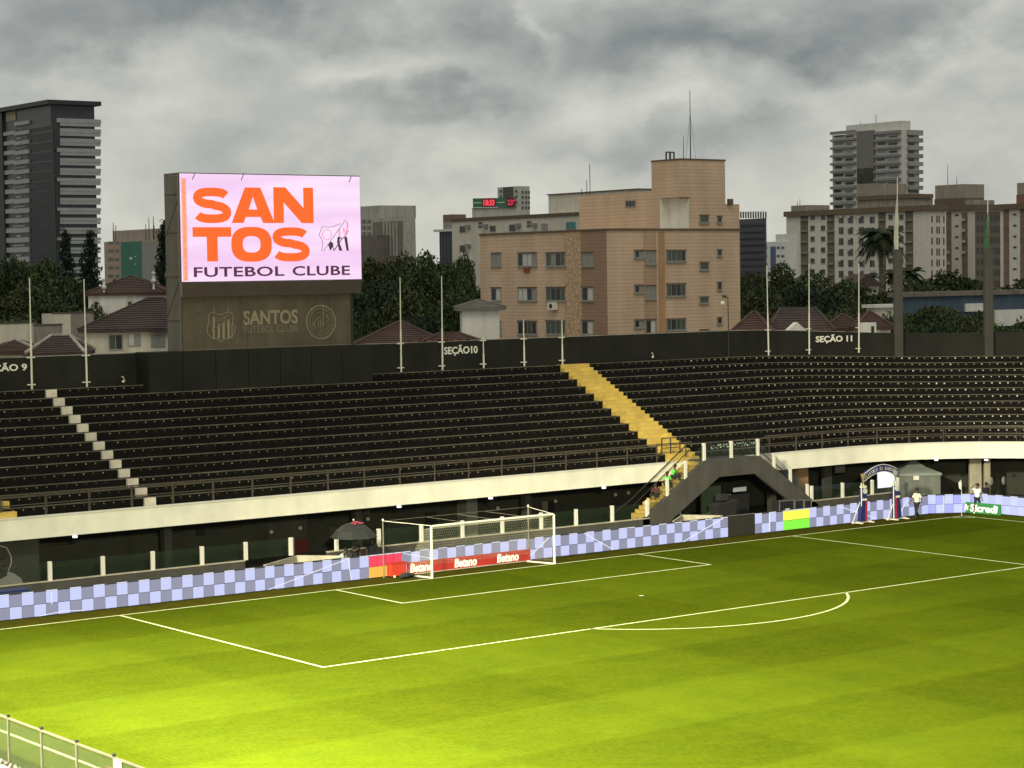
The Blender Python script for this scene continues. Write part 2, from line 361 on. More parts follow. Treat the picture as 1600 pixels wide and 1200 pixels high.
dots.build('seat_marker', DOT, ST, kind='stuff'); dots2.build('seat_marker', DOT2, ST, kind='stuff')
# sloping soffit and back wall of the space underneath
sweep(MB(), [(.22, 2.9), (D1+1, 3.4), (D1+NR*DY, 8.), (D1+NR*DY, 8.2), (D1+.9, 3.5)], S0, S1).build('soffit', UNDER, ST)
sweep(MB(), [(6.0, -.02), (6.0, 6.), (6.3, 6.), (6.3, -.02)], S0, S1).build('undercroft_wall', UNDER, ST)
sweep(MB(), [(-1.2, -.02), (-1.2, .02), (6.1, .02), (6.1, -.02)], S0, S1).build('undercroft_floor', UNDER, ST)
# stairs cut in the terrace
for k in range(NR):
    zt = 3.84+DZ*(k+1); y = Y0+D1+DY*k
    x_ = -15.33-.52*k/12; MB().box(x_, x_+.56, y-.2, y-.025, zt-DZ, zt-.015).build('white_stair_step', STEPW, ST)
    for q in range(2):
        MB().box(17.15, 19.35, y-.39+.36*q, y-.031+.418*q, zt-DZ-.02, zt-.2+.215*q).build('yellow_stair_step', YEL, ST)
    if k < 2:
        MB().box(-24.2, -21.85, y-.4, y-.01, zt-DZ, zt-.12).build('yellow_stair_step', YEL, ST)
MB().box(17.1, 19.4, Y0+.25, Y0+D1-.41, 3.845, 3.9).build('stair_landing', YEL, ST)
# lamps under the edge
LAMP = mat('small_lamp', (.9, .92, 1.), emit=1.6)
for px in (118, 625, 768, 945, 1390, 1463, 1541):
    p = onz(px, 719 if px > 1200 else 800, 2.8)
    s = sx(ony(px, 800-(px-500)*.07, 6.3).x) if px < 1200 else None
    if s is None:
        q = onz(px, 718, 2.82); p = q
    else: p = path(s, -.02, 2.79)
    MB().box(-.09, .09, -.08, .08, -.07, .03).build('lamp', LAMP, ST, loc=p)

# openings, doors and boxes of the undercroft (visible above the low wall)
YW = Y0+6.0
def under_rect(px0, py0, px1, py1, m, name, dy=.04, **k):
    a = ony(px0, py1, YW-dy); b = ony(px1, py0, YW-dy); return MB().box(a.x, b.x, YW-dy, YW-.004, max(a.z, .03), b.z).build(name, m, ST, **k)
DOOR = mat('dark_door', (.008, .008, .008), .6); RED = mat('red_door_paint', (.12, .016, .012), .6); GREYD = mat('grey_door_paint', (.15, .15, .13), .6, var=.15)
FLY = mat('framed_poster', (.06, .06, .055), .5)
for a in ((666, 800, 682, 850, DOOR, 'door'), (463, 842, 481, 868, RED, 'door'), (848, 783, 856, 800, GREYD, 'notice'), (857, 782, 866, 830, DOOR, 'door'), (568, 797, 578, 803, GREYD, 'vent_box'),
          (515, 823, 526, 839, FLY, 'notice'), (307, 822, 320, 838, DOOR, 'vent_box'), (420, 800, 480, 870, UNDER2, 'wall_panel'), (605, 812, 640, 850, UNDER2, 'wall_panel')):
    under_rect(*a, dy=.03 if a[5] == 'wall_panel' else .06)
a = ony(730, 855, YW-.9); b = ony(746, 795, YW-.9); MB().box(a.x, b.x, YW-.9, YW-.006, .03, 3.1).build('door_case', mat('steel_case', (.3, .3, .26), .35, metal=.4, var=.2), ST)
DOTL = mat('wall_lamp', (.5, .48, .4), .6)
for px, py in ((424, 831), (469, 825), (575, 811), (727, 798), (778, 794), (868, 783), (962, 773), (982, 770)):
    p = ony(px, py, YW-.1); MB().ball((0, 0, 0), .11, 8, 5).build('wall_lamp', DOTL, ST, loc=p)
for px0, py, n in ((80, 848, 12), (240, 832, 14), (330, 823, 14), (455, 813, 14), (498, 807, 16), (600, 797, 14), (690, 789, 10)):
    for r in range(2):
        b = MB()
        for i in range(n): p = ony(px0+i*3.6, py-i*.3+r*4, YW-.02); b.box(p.x-.045, p.x+.045, YW-.02, YW-.003, p.z-.04, p.z+.04)
        b.build('vent_holes', DOOR, ST, kind='stuff')
for x in (-34, -24.5, -13., -2., 9., 20., 27.5): MB().box(x-.2, x+.2, Y0+2.6, Y0+3.0, .02, 4.2).build('pillar', UNDER2, ST)

# ================================================================== BACK WALL
PW = thing('perimeter_wall', 'tall black painted wall running along the top of the terrace', 'wall')
DWL = D1+NR*DY
sweep(MB(), [(DWL, 8.6), (DWL, 10.66), (DWL+.25, 10.66), (DWL+.25, 8.6)], S0, sx(31)+34).build('wall', WALLB, PW)
sweep(MB(), [(DWL-.015, 10.662), (DWL-.015, 10.70), (DWL+.27, 10.70), (DWL+.27, 10.662)], S0, sx(31)+5).build('coping', mat('wall_coping', (.2, .18, .15), .8, var=.5, scale=.6), PW)
TXT = mat('white_lettering', (.68, .66, .56), .6)
YWL = Y0+DWL
a = ony(-28, 586, YWL-.012); text('SEÇÃO 9', ony(42, 570, YWL).x-a.x, .50, (a.x, YWL-.012, a.z+.06), TXT, PW, bold=.025)
a = ony(694, 556, YWL-.012); text('SEÇÃO10', ony(746, 550, YWL).x-a.x, .62, (a.x, YWL-.012, a.z-.02), TXT, PW, bold=.025)
a = on_curve(1274, 537, DWL-.06); b_ = on_curve(1331, 534, DWL-.06); text('SEÇÃO 11', math.hypot(b_.x-a.x, b_.y-a.y), .58, (a.x, a.y-.03, a.z), TXT, PW, bold=.03, rz=math.atan2(b_.y-a.y, b_.x-a.x))
rr = random.Random(3)
for i in range(26):
    x = rr.uniform(6.5, 11) ; MB().box(x, x+rr.uniform(.15, .5), YWL+.02, YWL+.2, 10.70, 10.70+rr.uniform(.03, .09)).build('ridge_tile', mat('broken_tile', (.12, .05, .03), .9), PW)

# ================================================================== SCOREBOARD
SB = thing('scoreboard', 'large lit pink and orange video scoreboard above a dark mesh panel on the terrace wall', 'scoreboard', (0, 0, 0))
YS = 16.0
def sp(px, py, Y=YS): return ony(px, py, Y)
X0 = sp(281, 271).x; X1 = sp(562, 276).x; ZB = 14.33; ZT = 19.97
SCR = mat('lit_screen', (.93, .66, .93), emit=1.)
N, L, b = nodes(SCR); tcn = N.new('ShaderNodeTexCoord'); mpn = N.new('ShaderNodeMapping'); mpn.inputs['Scale'].default_value = (.15, 1, 1.2); nzn = N.new('ShaderNodeTexNoise'); nzn.inputs['Scale'].default_value = .9
L.new(tcn.outputs['Object'], mpn.inputs[0]); L.new(mpn.outputs[0], nzn.inputs[0]); rpn = N.new('ShaderNodeValToRGB'); rpn.color_ramp.elements[0].position = .35; rpn.color_ramp.elements[0].color = (.9, .6, .9, 1)
rpn.color_ramp.elements[1].position = .65; rpn.color_ramp.elements[1].color = (.98, .76, .97, 1); L.new(nzn.outputs[0], rpn.inputs[0]); L.new(rpn.outputs[0], b.inputs['Emission Color'])
ORG = mat('lit_orange_letter', (1., .135, .012), emit=1.); PUR = mat('lit_plum_letter', (.085, .012, .05), emit=1.); PLUM2 = mat('lit_dark_letter', (.05, .02, .035), emit=1.); PNK = mat('lit_pink_line', (.85, .3, .45), emit=1.); GRL = mat('lit_grey_line', (.36, .22, .3), emit=1.)
HOUS = mat('scoreboard_housing', (.12, .108, .085), .7, var=.15, scale=1.2, dirt=.35); HB = mat('scoreboard_band', (.05, .035, .024), .7, var=.2, scale=1)
XS = sp(262, 280).x+.0
MB().box(X0, X1, YS, YS+.06, ZB, ZT).build('screen', SCR, SB)
MB().box(X0-.05, X1+.05, YS+.062, YS+1.6, ZB-.05, ZT+.05).build('housing', HB, SB)
# side face: the left flank runs back from the screen
yb = YS+1.62; MB().box(X0-.14, X0-.055, YS+.08, YS+1.5, 10.7, ZT+.04).build('side_panel', HOUS, SB)
for z in (12.3, 14.6, 16.9, 18.9): MB().bar((X0-.15, YS+.1, z), (X0-.15, YS+1.45, z), .03).build('side_seam', HB, SB)
for z in (12.5, 16.7): MB().bar((X0-.15, YS+.1, z+1.8), (X0-.15, YS+1.45, z), .025).build('side_brace', HB, SB)
MB().box(X0+.02, X1-.0, YS+.02, YS+.06, 13.57, ZB-.052).build('lower_band', HB, SB)
MESHP = mat('dark_mesh_panel', (.085, .07, .043), .75, var=.25, scale=.8, dirt=.3)
XR = sp(553, 500).x
MB().box(X0+.1, XR, YS+.3, YS+.36, 10.72, 13.56).build('mesh_panel', MESHP, SB)
MB().box(XR, XR+.12, YS+.25, YS+1.5, 10.7, 13.56).build('post', DARKM, SB); MB().box(X0-.05, X0+.08, YS+.25, YS+1.5, 10.7, 13.56).build('post', DARKM, SB)
SEAM = mat('panel_seam', (.13, .113, .075), .7)
for i in range(1, 8):
    x = X0+.1+(XR-X0-.1)*i/8+random.uniform(-.1, .1); MB().bar((x, YS+.285, 10.75), (x, YS+.285, 13.5), .02).build('mesh_seam', SEAM if i % 3 else MESHP, SB)
for i in range(4):
    x = X0+.6+i*2.6; MB().bar((x, YS+.285, 13.2), (x+1.1, YS+.285, 11.9), .02).bar((x, YS+.285, 11.2), (x+.7, YS+.285, 12.2), .02).build('mesh_brace', SEAM, SB)
MB().bar((X0+.1, YS+.28, 10.74), (XR, YS+.28, 10.74), .05).build('bottom_rail', SEAM, SB)
# big letters
def LT(px, py): p = sp(px, py, YS-.01); return p.x, p.z
def letters(row, py0, py1):
    """each letter a filled shape; box in pixels measured on the screen plane"""
    for ch, px0, px1 in row:
        xa, zb = LT(px0, py1)[0], LT((px0+px1)/2, py1)[1]; xb, zt = LT(px1, py0)[0], LT((px0+px1)/2, py0)[1]; W_ = xb-xa; H_ = zt-zb
        def superell(cx, cy, rx, ry, n=2.6, k=40): return [(cx+rx*math.copysign(abs(math.cos(t))**(2/n), math.cos(t)), cy+ry*math.copysign(abs(math.sin(t))**(2/n), math.sin(t))) for t in [2*PI*i/k for i in range(k)]]
        if ch == 'A': lp = [[(0, 0), (.27, 0), (.33, .17), (.67, .17), (.73, 0), (1, 0), (.68, 1), (.32, 1)], [(.40, .38), (.5, .74), (.6, .38)]]
        elif ch == 'N': lp = [[(0, 0), (.25, 0), (.25, .58), (.7, 0), (1, 0), (1, 1), (.75, 1), (.75, .42), (.3, 1), (0, 1)]]
        elif ch == 'T': lp = [[(.36, 0), (.64, 0), (.64, .72), (1, .72), (1, 1), (0, 1), (0, .72), (.36, .72)]]
        elif ch == 'O': lp = [superell(.5, .5, .5, .51), superell(.5, .5, .22, .24)]
        else:
            # S: centre line with thickness
            c = []
            for i in range(13): t = rad(20)+rad(160)*i/12; c.append((.5+.36*math.copysign(abs(math.cos(t))**.75, math.cos(t)), .70+.175*abs(math.sin(t))**.75))
            for i in range(1, 7): t = PI+rad(90)*i/6; c.append((.5+.36*math.cos(t), .70+.17*math.sin(t)))
            for i in range(1, 9): t = PI/2-rad(90)*i/8; c.append((.5+.37*math.cos(t), .31+.19*math.sin(t)))
            for i in range(1, 13): t = -rad(160)*i/12; c.append((.5+.37*math.copysign(abs(math.cos(t))**.75, math.cos(t)), .31-.19*abs(math.sin(t))**.75))
            A, B = [], []; asp = W_/H_; hw = .122
            for i, (x, y) in enumerate(c):
                q0 = c[max(0, i-1)]; q1 = c[min(len(c)-1, i+1)]; dx, dy = (q1[0]-q0[0])*asp, q1[1]-q0[1]; l = math.hypot(dx, dy) or 1
                nx, ny = -dy/l, dx/l; A.append((x+nx*hw/asp*1.12, y+ny*hw)); B.append((x-nx*hw/asp*1.12, y-ny*hw))
            lp = [A+B[::-1]]
        poly2d(lp, 'letter', ORG, SB, (xa, YS-.012, zb), sx=W_, sz=H_, ext=.004)
letters([('S', 300, 362), ('A', 362, 428), ('N', 428, 489)], 293, 348.5)
letters([('T', 302, 361), ('O', 362, 424), ('S', 424, 485)], 355, 408.5)
xa, z0 = LT(303, 430.5); xb, _ = LT(547, 430); _, z1 = LT(420, 415.5)
wt = xb-xa; zc = (LT(420, 431)[1])
text('FUTEBOL', wt*.567, z1-zc, (xa, YS-.012, zc-.02), PUR, SB, bold=.02, ext=.004, spacing=1.05)
text('CLUBE', wt*.38, z1-zc, (xa+wt*.62, YS-.012, zc-.02), PUR, SB, bold=.02, ext=.004, spacing=1.05)
# sketch emblem beside the letters
def S2(px, py): p = sp(480+px*.08333, 320+py*.08333, YS-.01); return (p.x, p.z)
strokes([[S2(*q) for q in l] for l in ([(620, 350), (500, 405), (400, 420), (285, 410), (220, 560), (270, 640), (290, 720), (270, 870)], [(720, 280), (600, 450), (445, 670), (300, 870)])], .03, 'emblem_outline', GRL, SB, (0, YS-.012, 0))
strokes([[S2(370+85*math.cos(t), 560+95*math.sin(t)) for t in [i*PI/8 for i in range(17)]]], .03, 'emblem_ball', PNK, SB, (0, YS-.012, 0))
strokes([[S2(*q) for q in l] for l in ([(740, 300), (760, 400), (700, 600)], [(600, 450), (600, 590)], [(680, 430), (690, 520)], [(770, 480), (710, 590)])], .06, 'emblem_figure', PNK, SB, (0, YS-.012, 0))
for l in ([(435, 680), (485, 720), (490, 780), (430, 860), (390, 740)], [(570, 600), (620, 600), (600, 700), (660, 860), (600, 860), (560, 700)], [(690, 600), (745, 600), (780, 860), (740, 860)]):
    poly2d([[S2(*q) for q in l]], 'emblem_fill', PLUM2, SB, (0, YS-.013, 0), ext=.003)
strokes([[S2(*q) for q in l] for l in ([(490, 800), (500, 860), (650, 640), (690, 600)], [(620, 610), (640, 640)])], .035, 'emblem_outline', PLUM2, SB, (0, YS-.014, 0))
a = LT(286, 436); b_ = LT(291, 280)
MB().box(a[0]+.02, a[0]+.30, YS-.012, YS-.004, ZB+.05, ZT-.25).build('side_text_strip', mat('lit_peach_strip', (1., .42, .3), emit=1.), SB)
bb = MB()
for i in range(46): z = ZB+.12+i*.115; bb.box(a[0]+.07+random.uniform(0, .05), a[0]+.24+random.uniform(-.06, .03), YS-.018, YS-.013, z, z+random.uniform(.03, .08))
bb.build('side_text', mat('lit_orange_strip', (1., .25, .08), emit=1.), SB, kind='stuff')
for px in (305, 381, 549): p = sp(px, 274, YS-.03); MB().bar((p.x, p.y, ZT+.05), (p.x-.28, p.y-.2, ZT-.32), .03).build('stay', HB, SB)
# lower panel: crest, words and round seal
GOLD = mat('faded_gold_print', (.24, .205, .13), .7); GOLD2 = mat('faded_gold_print_dim', (.16, .136, .088), .7)
YP = YS+.29
def LP(px, py): p = sp(310+px*.15, 465+py*.15, YP); return (p.x, p.z)
a = LP(470, 285); b_ = LP(1035, 170); text('SANTOS', b_[0]-a[0], .78, (a[0], YP, a[1]-.02), GOLD, SB, bold=.03)
a = LP(475, 372); b_ = LP(1040, 308); text('FUTEBOL CLUBE', b_[0]-a[0], .38, (a[0], YP, a[1]), GOLD2, SB, bold=.01)
sh = [(100, 200), (130, 150), (160, 165), (230, 180), (310, 150), (345, 160), (365, 195), (350, 240), (385, 310), (370, 380), (320, 425), (260, 435), (235, 460), (205, 435), (145, 425), (100, 380), (85, 320), (110, 250)]
strokes([[LP(*q) for q in sh+sh[:1]]], .035, 'crest_outline', GOLD, SB, (0, YP, 0))
for x0, x1, y0 in ((150, 170, 190), (200, 225, 270), (250, 275, 250), (300, 325, 220), (345, 355, 260)):
    poly2d([[LP(x0, 425), LP(x1, 425), LP(x1, y0), LP(x0, y0+15)]], 'crest_stripe', GOLD, SB, (0, YP, 0), ext=.004)
strokes([[LP(105, 300), LP(345, 165)], [LP(120, 350), LP(345, 215)]], .03, 'crest_band', GOLD2, SB, (0, YP-.01, 0))
strokes([[LP(270, 245), LP(265, 215), LP(290, 200)], [LP(140, 345), LP(150, 320)], [LP(200, 300), LP(215, 280)], [LP(160, 165), LP(160, 105)], [LP(305, 150), LP(300, 110)]], .03, 'crest_detail', GOLD, SB, (0, YP-.02, 0))
for rx, ry, mm, ww in ((150, 175, GOLD, .05), (118, 138, GOLD2, .035), (88, 105, GOLD2, .03)):
    strokes([[LP(1275+rx*math.cos(t), 255+ry*math.sin(t)) for t in [i*PI/16 for i in range(33)]]], ww, 'seal_ring', mm, SB, (0, YP, 0))
strokes([[LP(1195, 330), LP(1210, 260), LP(1230, 220), LP(1255, 205)], [LP(1330, 180), LP(1360, 240), LP(1365, 290)], [LP(1250, 300), LP(1250, 230)], [LP(1275, 310), LP(1275, 230)], [LP(1300, 300), LP(1300, 80)], [LP(1190, 260), LP(1225, 300)]], .03, 'seal_figure', GOLD, SB, (0, YP, 0))
for i in range(28):
    t = i*2*PI/28; p = LP(1275+134*math.cos(t), 255+157*math.sin(t)); MB().box(p[0]-.03, p[0]+.03, YP-.012, YP, p[1]-.04, p[1]+.04).build('seal_mark', GOLD2, SB)
# black plinth under the board
xa = ony(232, 600, YS-.3).x; xb = ony(581, 570, YS-.3).x
PL = MB().box(xa, xb, YS-.35, YWL-.01, 8.0, 10.72).build('plinth', WALLB, SB)
for i in range(1, 7): x = xa+(xb-xa)*i/7; MB().box(x-.015, x+.015, YS-.36, YS-.352, 8.6, 10.7).build('plinth_joint', BLACKC, SB)

# ================================================================== RAILING along the terrace front
RL = thing('terrace_railing', 'long brown steel railing along the front edge of the terrace', 'railing')
i = 0; s = sx(-42)
while s < sx(31)+30:
    if not (18.9 < s+XL < 24.6):
        p = path(s, .3, 3.84); q = path(s, .3, 4.86); MB().bar(p, q, .055).build('rail_post', STEEL, RL)
        p = path(s+.18, .52, 3.84); q = path(s+.18, .52, 4.8); MB().bar(p, q, .035).build('rail_post', STEEL, RL)
    s += 2.16
for d, z, w in ((.3, 4.86, .06), (.3, 4.38, .04), (.52, 4.76, .035)):
    for a, b_ in ((S0, sx(18.9)), (sx(24.6), sx(31)+30)):
        sweep(MB(), [(d-w/2, z-w/2), (d-w/2, z+w/2), (d+w/2, z+w/2), (d+w/2, z-w/2)], a, b_).build('rail', STEEL, RL)
# handrail at the foot of the yellow stair
HR = thing('stair_handrail', 'black steel handrail at the foot of the yellow stair', 'railing')
for x in (16.95, 17.6, 18.3): MB().bar((x, 7.0, 3.9), (x, 7.0, 5.15), .05).build('rail_frame', DARKM, HR)
MB().bar((16.95, 7., 5.15), (18.3, 7., 5.15), .05).bar((16.95, 7., 4.6), (18.3, 7., 4.6), .04).build('rail_frame', DARKM, HR)

# ================================================================== LOW WALL and glass barrier
LW = thing('low_wall', 'long grey concrete low wall behind the advertising boards left of the footbridge', 'wall')
YL = 5.0
MB().box(-44, -11.05, YL, YL+.2, 0, 1.02).build('wall', GREYC, LW); MB().box(-6.4, 14.3, YL, YL+.2, 0, 1.02).build('wall', GREYC, LW)
MB().box(-44, -11.05, YL-.02, YL+.22, 1.021, 1.06).build('coping', CONC, LW); MB().box(-6.4, 14.3, YL-.02, YL+.22, 1.021, 1.06).build('coping', CONC, LW)
LW2 = thing('low_wall', 'short grey concrete low wall right of the footbridge, behind the entrance arch', 'wall')
MB().box(26.6, 34.2, YL, YL+.2, 0, 1.02).build('wall', GREYC, LW2); MB().box(26.6, 34.2, YL-.02, YL+.22, 1.021, 1.06).build('coping', CONC, LW2)
GB = thing('glass_barrier', 'short white posts with dark glass panes on the low wall left of the footbridge', 'glass barrier')
GB2 = thing('glass_barrier', 'white posts with dark glass panes on the low wall right of the footbridge', 'glass barrier')
def gpost(x, z0, h, par, y=YL+.1): MB().box(x-.085, x+.085, y-.07, y+.07, z0, z0+h).build('post', WHITE, par)
xs = [-21.0-2.55*i for i in range(8, 0, -1)]+[-21.0, -18.4, -15.87, -13.3, -10.95, -8.45, -5.85, -3.36, -.8, 1.75, 4.3, 6.85, 9.2, 11.7, 14.15]
for x in xs: gpost(x, 1.06, .86, GB)
for a, b_ in zip(xs, xs[1:]):
    if -11.2 < a < -6: continue
    MB().box(a+.09, b_-.09, YL+.09, YL+.11, 1.08, 1.88).build('glass_pane', GLASS, GB)
for x in (26.75, 29.3, 31.8, 34.0): gpost(x, 1.06, .86, GB2)
for a, b_ in ((26.75, 29.3), (29.3, 31.8), (31.8, 34.0)): MB().box(a+.09, b_-.09, YL+.09, YL+.11, 1.08, 1.88).build('glass_pane', GLASS, GB2)
# sunken player entrance at the left gap: pale splayed side walls with glass
for nm, lab, xx in (('players_entrance', 'pale low splayed walls of the pitch entrance left of the umbrella', (-11.0, -8.3, -6.35)), ('players_entrance', 'pale low splayed walls of the pitch entrance left under the footbridge', (14.5, 16.6, 18.2))):
    E_ = thing(nm, lab, 'entrance')
    x0, x1, x2 = xx; h = 1.0
    MB().prism([Vector((x0, YL-1.6, 0)), Vector((x0+.15, YL-1.6, 0)), Vector((x1+.15, YL+.1, 0)), Vector((x1, YL+.1, 0))], (0, 0, 0), (0, 0, h)).build('side_wall', CONC, E_)
    MB().prism([Vector((x2-.15, YL-1.6, 0)), Vector((x2, YL-1.6, 0)), Vector((x1+.3, YL+.2, 0)), Vector((x1+.12, YL+.2, 0))], (0, 0, 0), (0, 0, h+.02)).build('side_wall', CONC, E_)
    MB().box(x0, x1, YL+.15, YL+.17, 1.05, 1.9).build('glass_pane', GLASS, E_); MB().bar((x1, YL+.1, 0), (x1, YL+.1, 1.9), .05).build('glass_post', GREYD, E_)

# ================================================================== FOOTBRIDGE with two flights
BR = thing('footbridge_stair', 'grey concrete stair bridge with two flights and white glazed posts over the tunnel mouth', 'staircase')
xA, xB, xC, xD = 14.1, 18.35, 22.55, 26.7; zl, zh = 1.15, 3.95; ya, yb_ = 5.0, 6.36
front = [(xA-.3, .0), (xA-.3, zl-.15), (xA, zl), (xB, zh), (xC, zh), (xD, zl), (xD+.5, zl-.35), (xD+.5, 0.), (xD-.9, .6), (xC-.35, 2.95), (xB+1.1, 2.95), (xA+1.9, .9), (xA+.7, 0.)]
MB().prism([Vector((x, 0, z)) for x, z in front], (0, ya, 0), (0, ya+.22, 0)).build('stringer', GREYC, BR)
MB().prism([Vector((x, 0, z)) for x, z in ((xB, zh-.35), (xC, zh-.35), (xC, zh-.06), (xB, zh-.06))], (0, ya+.22, 0), (0, 6.9, 0)).build('landing', GREYC, BR)
for i in range(15):
    t = i/15; x = xA+(xB-xA)*t; z = zl+(zh-zl)*(t+1/15)-.1; MB().box(x, x+(xB-xA)/15-.004, ya+.225, yb_, z-.5, z).build('tread', YEL, BR)
    x = xD-(xD-xC)*t; MB().box(x-(xD-xC)/15+.004, x, ya+.225, yb_, z-.5, z).build('tread', CONC, BR)
bp = [(14.2, 1.1), (15.65, 2.2), (17.0, 3.05), (18.4, 3.97), (20.45, 3.97), (22.5, 3.97), (23.75, 3.05), (25.05, 2.1), (26.4, 1.12)]
for i, (x, z) in enumerate(bp): gpost(x, z-.05, .98, BR, YL+.11)
for (xa_, za_), (xb2, zb2) in zip(bp, bp[1:]):
    MB().prism([Vector((xa_+.09, 0, za_)), Vector((xb2-.09, 0, zb2)), Vector((xb2-.09, 0, zb2+.85)), Vector((xa_+.09, 0, za_+.85))], (0, YL+.1, 0), (0, YL+.12, 0)).build('glass_pane', GLASS2, BR)
MB().bar((xA, yb_-.1, zl+.9), (xB, yb_-.1, zh+.95), .05).bar((xA, yb_-.1, zl+.45), (xB, yb_-.1, zh+.5), .04).bar((xA-1.3, yb_-.1, zl+.2), (xA, yb_-.1, zl+.9), .05).build('handrail', DARKM, BR)
MB().bar((xD, yb_-.1, zl+.9), (xC, yb_-.1, zh+.95), .05).bar((xD, yb_-.1, zl+.45), (xC, yb_-.1, zh+.5), .04).build('handrail', DARKM, BR)
gr = MB(); rr = random.Random(5)
for i in range(60): x = rr.uniform(18.9, 22.2); z = 4.62+rr.uniform(-.05, .16)-abs(x-20.6)*.04; gr.box(x, x+rr.uniform(.02, .12), YL+.085, YL+.095, z, z+rr.uniform(.02, .07))
gr.build('etched_writing', mat('etched_glass_marks', (.35, .42, .34), .6), BR, kind='stuff')
# what stands in the mouth below
TM = thing('tunnel_screens', 'dark glazed booth with green-tinted panes beneath the footbridge', 'booth')  # panes get dark and green-grey glass colours
for x0, x1, z0, z1, m in ((19.9, 21.4, .2, 2.2, mat('booth_glass', (.09, .12, .07), .15)), (17.2, 18.6, .2, 2.1, mat('booth_glass_dark', (.02, .035, .022), .15)), (21.6, 23.6, .1, 1.6, DARKM)):
    MB().box(x0, x1, 7.0, 7.1, z0, z1).build('booth_pane', m, TM)
MB().box(21.45, 21.6, 6.9, 7.1, 0, 2.2).build('booth_post', DARKM, TM); MB().box(22.3, 23.3, 6.92, 6.98, 1.75, 2.0).build('booth_light', mat('dim_tube', (.4, .45, .5), .4), TM)
cl = MB()
pr = [(0, 1.25), (.45, 1.35), (.8, 1.3), (.72, 1.0), (.62, .5), (.75, 0)]
CB = thing('draped_camera_stand', 'black draped camera stand beneath the footbridge', 'camera stand', (18.9, 4.1, 0))
cl.prism([Vector((-.75, 0, 0)), Vector((-.62, 0, .5)), Vector((-.68, 0, 1.0)), Vector((-.8, 0, 1.55)), Vector((0, 0, 1.65)), Vector((.8, 0, 1.75)), Vector((.62, 0, 1.3)), Vector((.62, 0, .5)), Vector((.8, 0, 0))], (0, -.35, 0), (0, .35, 0)).build('drape', mat('black_cloth', (.006, .006, .006), .9), CB)
MB().box(-.4, .2, -.2, .2, 1.76, 2.1).bar((.2, 0, 1.95), (.55, 0, 2.0), .16, k=8).build('camera_body', DARKM, CB)

# ================================================================== ADVERTISING BOARDS
LED_A = mat('led_lavender', (.56, .6, .92), emit=1.); LED_B = mat('led_grey', (.25, .26, .375), emit=1.); LED_C = mat('led_pale_blue', (.62, .68, 1.), emit=1.); LED_D = mat('led_periwinkle', (.42, .45, .95), emit=1.)
LED_W = mat('led_white', (.85, .88, 1.), emit=1.); LED_P = mat('led_crimson', (.95, .015, .09), emit=1.); LED_Y = mat('led_amber', (1., .48, .05), emit=1.); LED_YE = mat('led_yellow', (.93, .95, .07), emit=1.05); LED_G = mat('led_green', (.22, .95, .04), emit=1.05)
LED_PO = mat('led_orange', (1., .16, .06), emit=1.)
LEDN = [0]
def led_board(a, b, label, ca, cb, rows=2, streaks=(), white_edge=True, off=None):
    a = Vector((a[0], a[1], 0)); b = Vector((b[0], b[1], 0)); L_ = (b-a).length; rz = math.atan2(b.y-a.y, b.x-a.x)
    t = thing('led_board', label, 'advertising board', a, rz, 'LED advertising boards around the pitch')
    MB().box(0, L_, .0, .12, .0, 1.14).build('casing', DARKM, t)
    n = max(1, round(L_/.535)); cw = L_/n
    me = {}
    for r_ in range(rows):
        for i in range(n):
            m = (ca, cb)[(i+r_+LEDN[0]) % 2] if not isinstance(ca, tuple) else ca[r_]
            key = m.name
            if key not in me: me[key] = MB().box(.012, cw-.012, -.03, -.002, .012, .53-.012).mesh('led_panel')
            place(me[key], 'led_panel', m, t, loc=(i*cw, 0, .03+.53*r_))
    LEDN[0] += n
    if off: MB().box(0, L_, -.035, -.002, .03, 1.1).build('blank_screen', mat('blank_led_screen', (.018, .016, .012), .6), t)
    if white_edge:
        for i in range(n):
            if i % 2 == 0 or isinstance(ca, tuple): MB().box(i*cw+.02, (i+1)*cw-.02, -.031, -.002, 1.092, 1.125).build('top_light', LED_W, t)
    for (x0, z0, x1, z1, w_) in streaks: MB().bar((x0, -.036, z0), (x1, -.036, z1), w_).build('screen_streak', LED_W, t)
    return t
Yb = 1.98
def bx(px, py): return onz(px, py).x
led_board((-31, Yb), (-24.9, Yb), 'lavender checked LED board outside the left edge, nearest the camera', LED_A, LED_B)
led_board((-24.9, Yb), (-19.3, Yb), 'lavender checked LED board at the far left, below the mural of a head', LED_A, LED_B, streaks=((1.9, .05, 3.0, .14, .03), (3.0, .14, 4.0, .08, .03), (2.5, .5, 2.5, 1.0, .03)))
led_board((-19.3, Yb), (-12.8, Yb), 'lavender checked LED board where the penalty area line meets the goal line', LED_A, LED_B)
led_board((-12.8, Yb), (-6.03, Yb), 'lavender checked LED board with white diagonal, left of the red one', LED_A, LED_B, streaks=((1.2, .05, 5.6, 1.08, .03), (5.6, 1.08, 5.75, .05, .03)))
led_board((-6.03, Yb), (-4.13, Yb), 'LED board glowing crimson above amber beside the goal', (LED_Y, LED_P), None)
led_board((-4.13, Yb), (2.9, Yb), 'lavender checked LED board behind the goal net', LED_A, LED_B, streaks=((.1, 1.05, 2.2, .55, .03),))
led_board((2.9, Yb), (10.1, Yb), 'lavender checked LED board by the right goal post', LED_A, LED_B, streaks=((.6, .1, 2.0, 1.05, .035), (4.3, 1.08, 6.2, .08, .035)))
led_board((10.1, Yb), (17.25, Yb), 'lavender checked LED board left of the blank dark one', LED_A, LED_B, streaks=((3.9, .05, 6.8, 1.08, .04),))
led_board((17.25, Yb), (19.25, Yb), 'switched-off dark LED board beneath the footbridge', LED_A, LED_B, rows=0, off=True, white_edge=False)
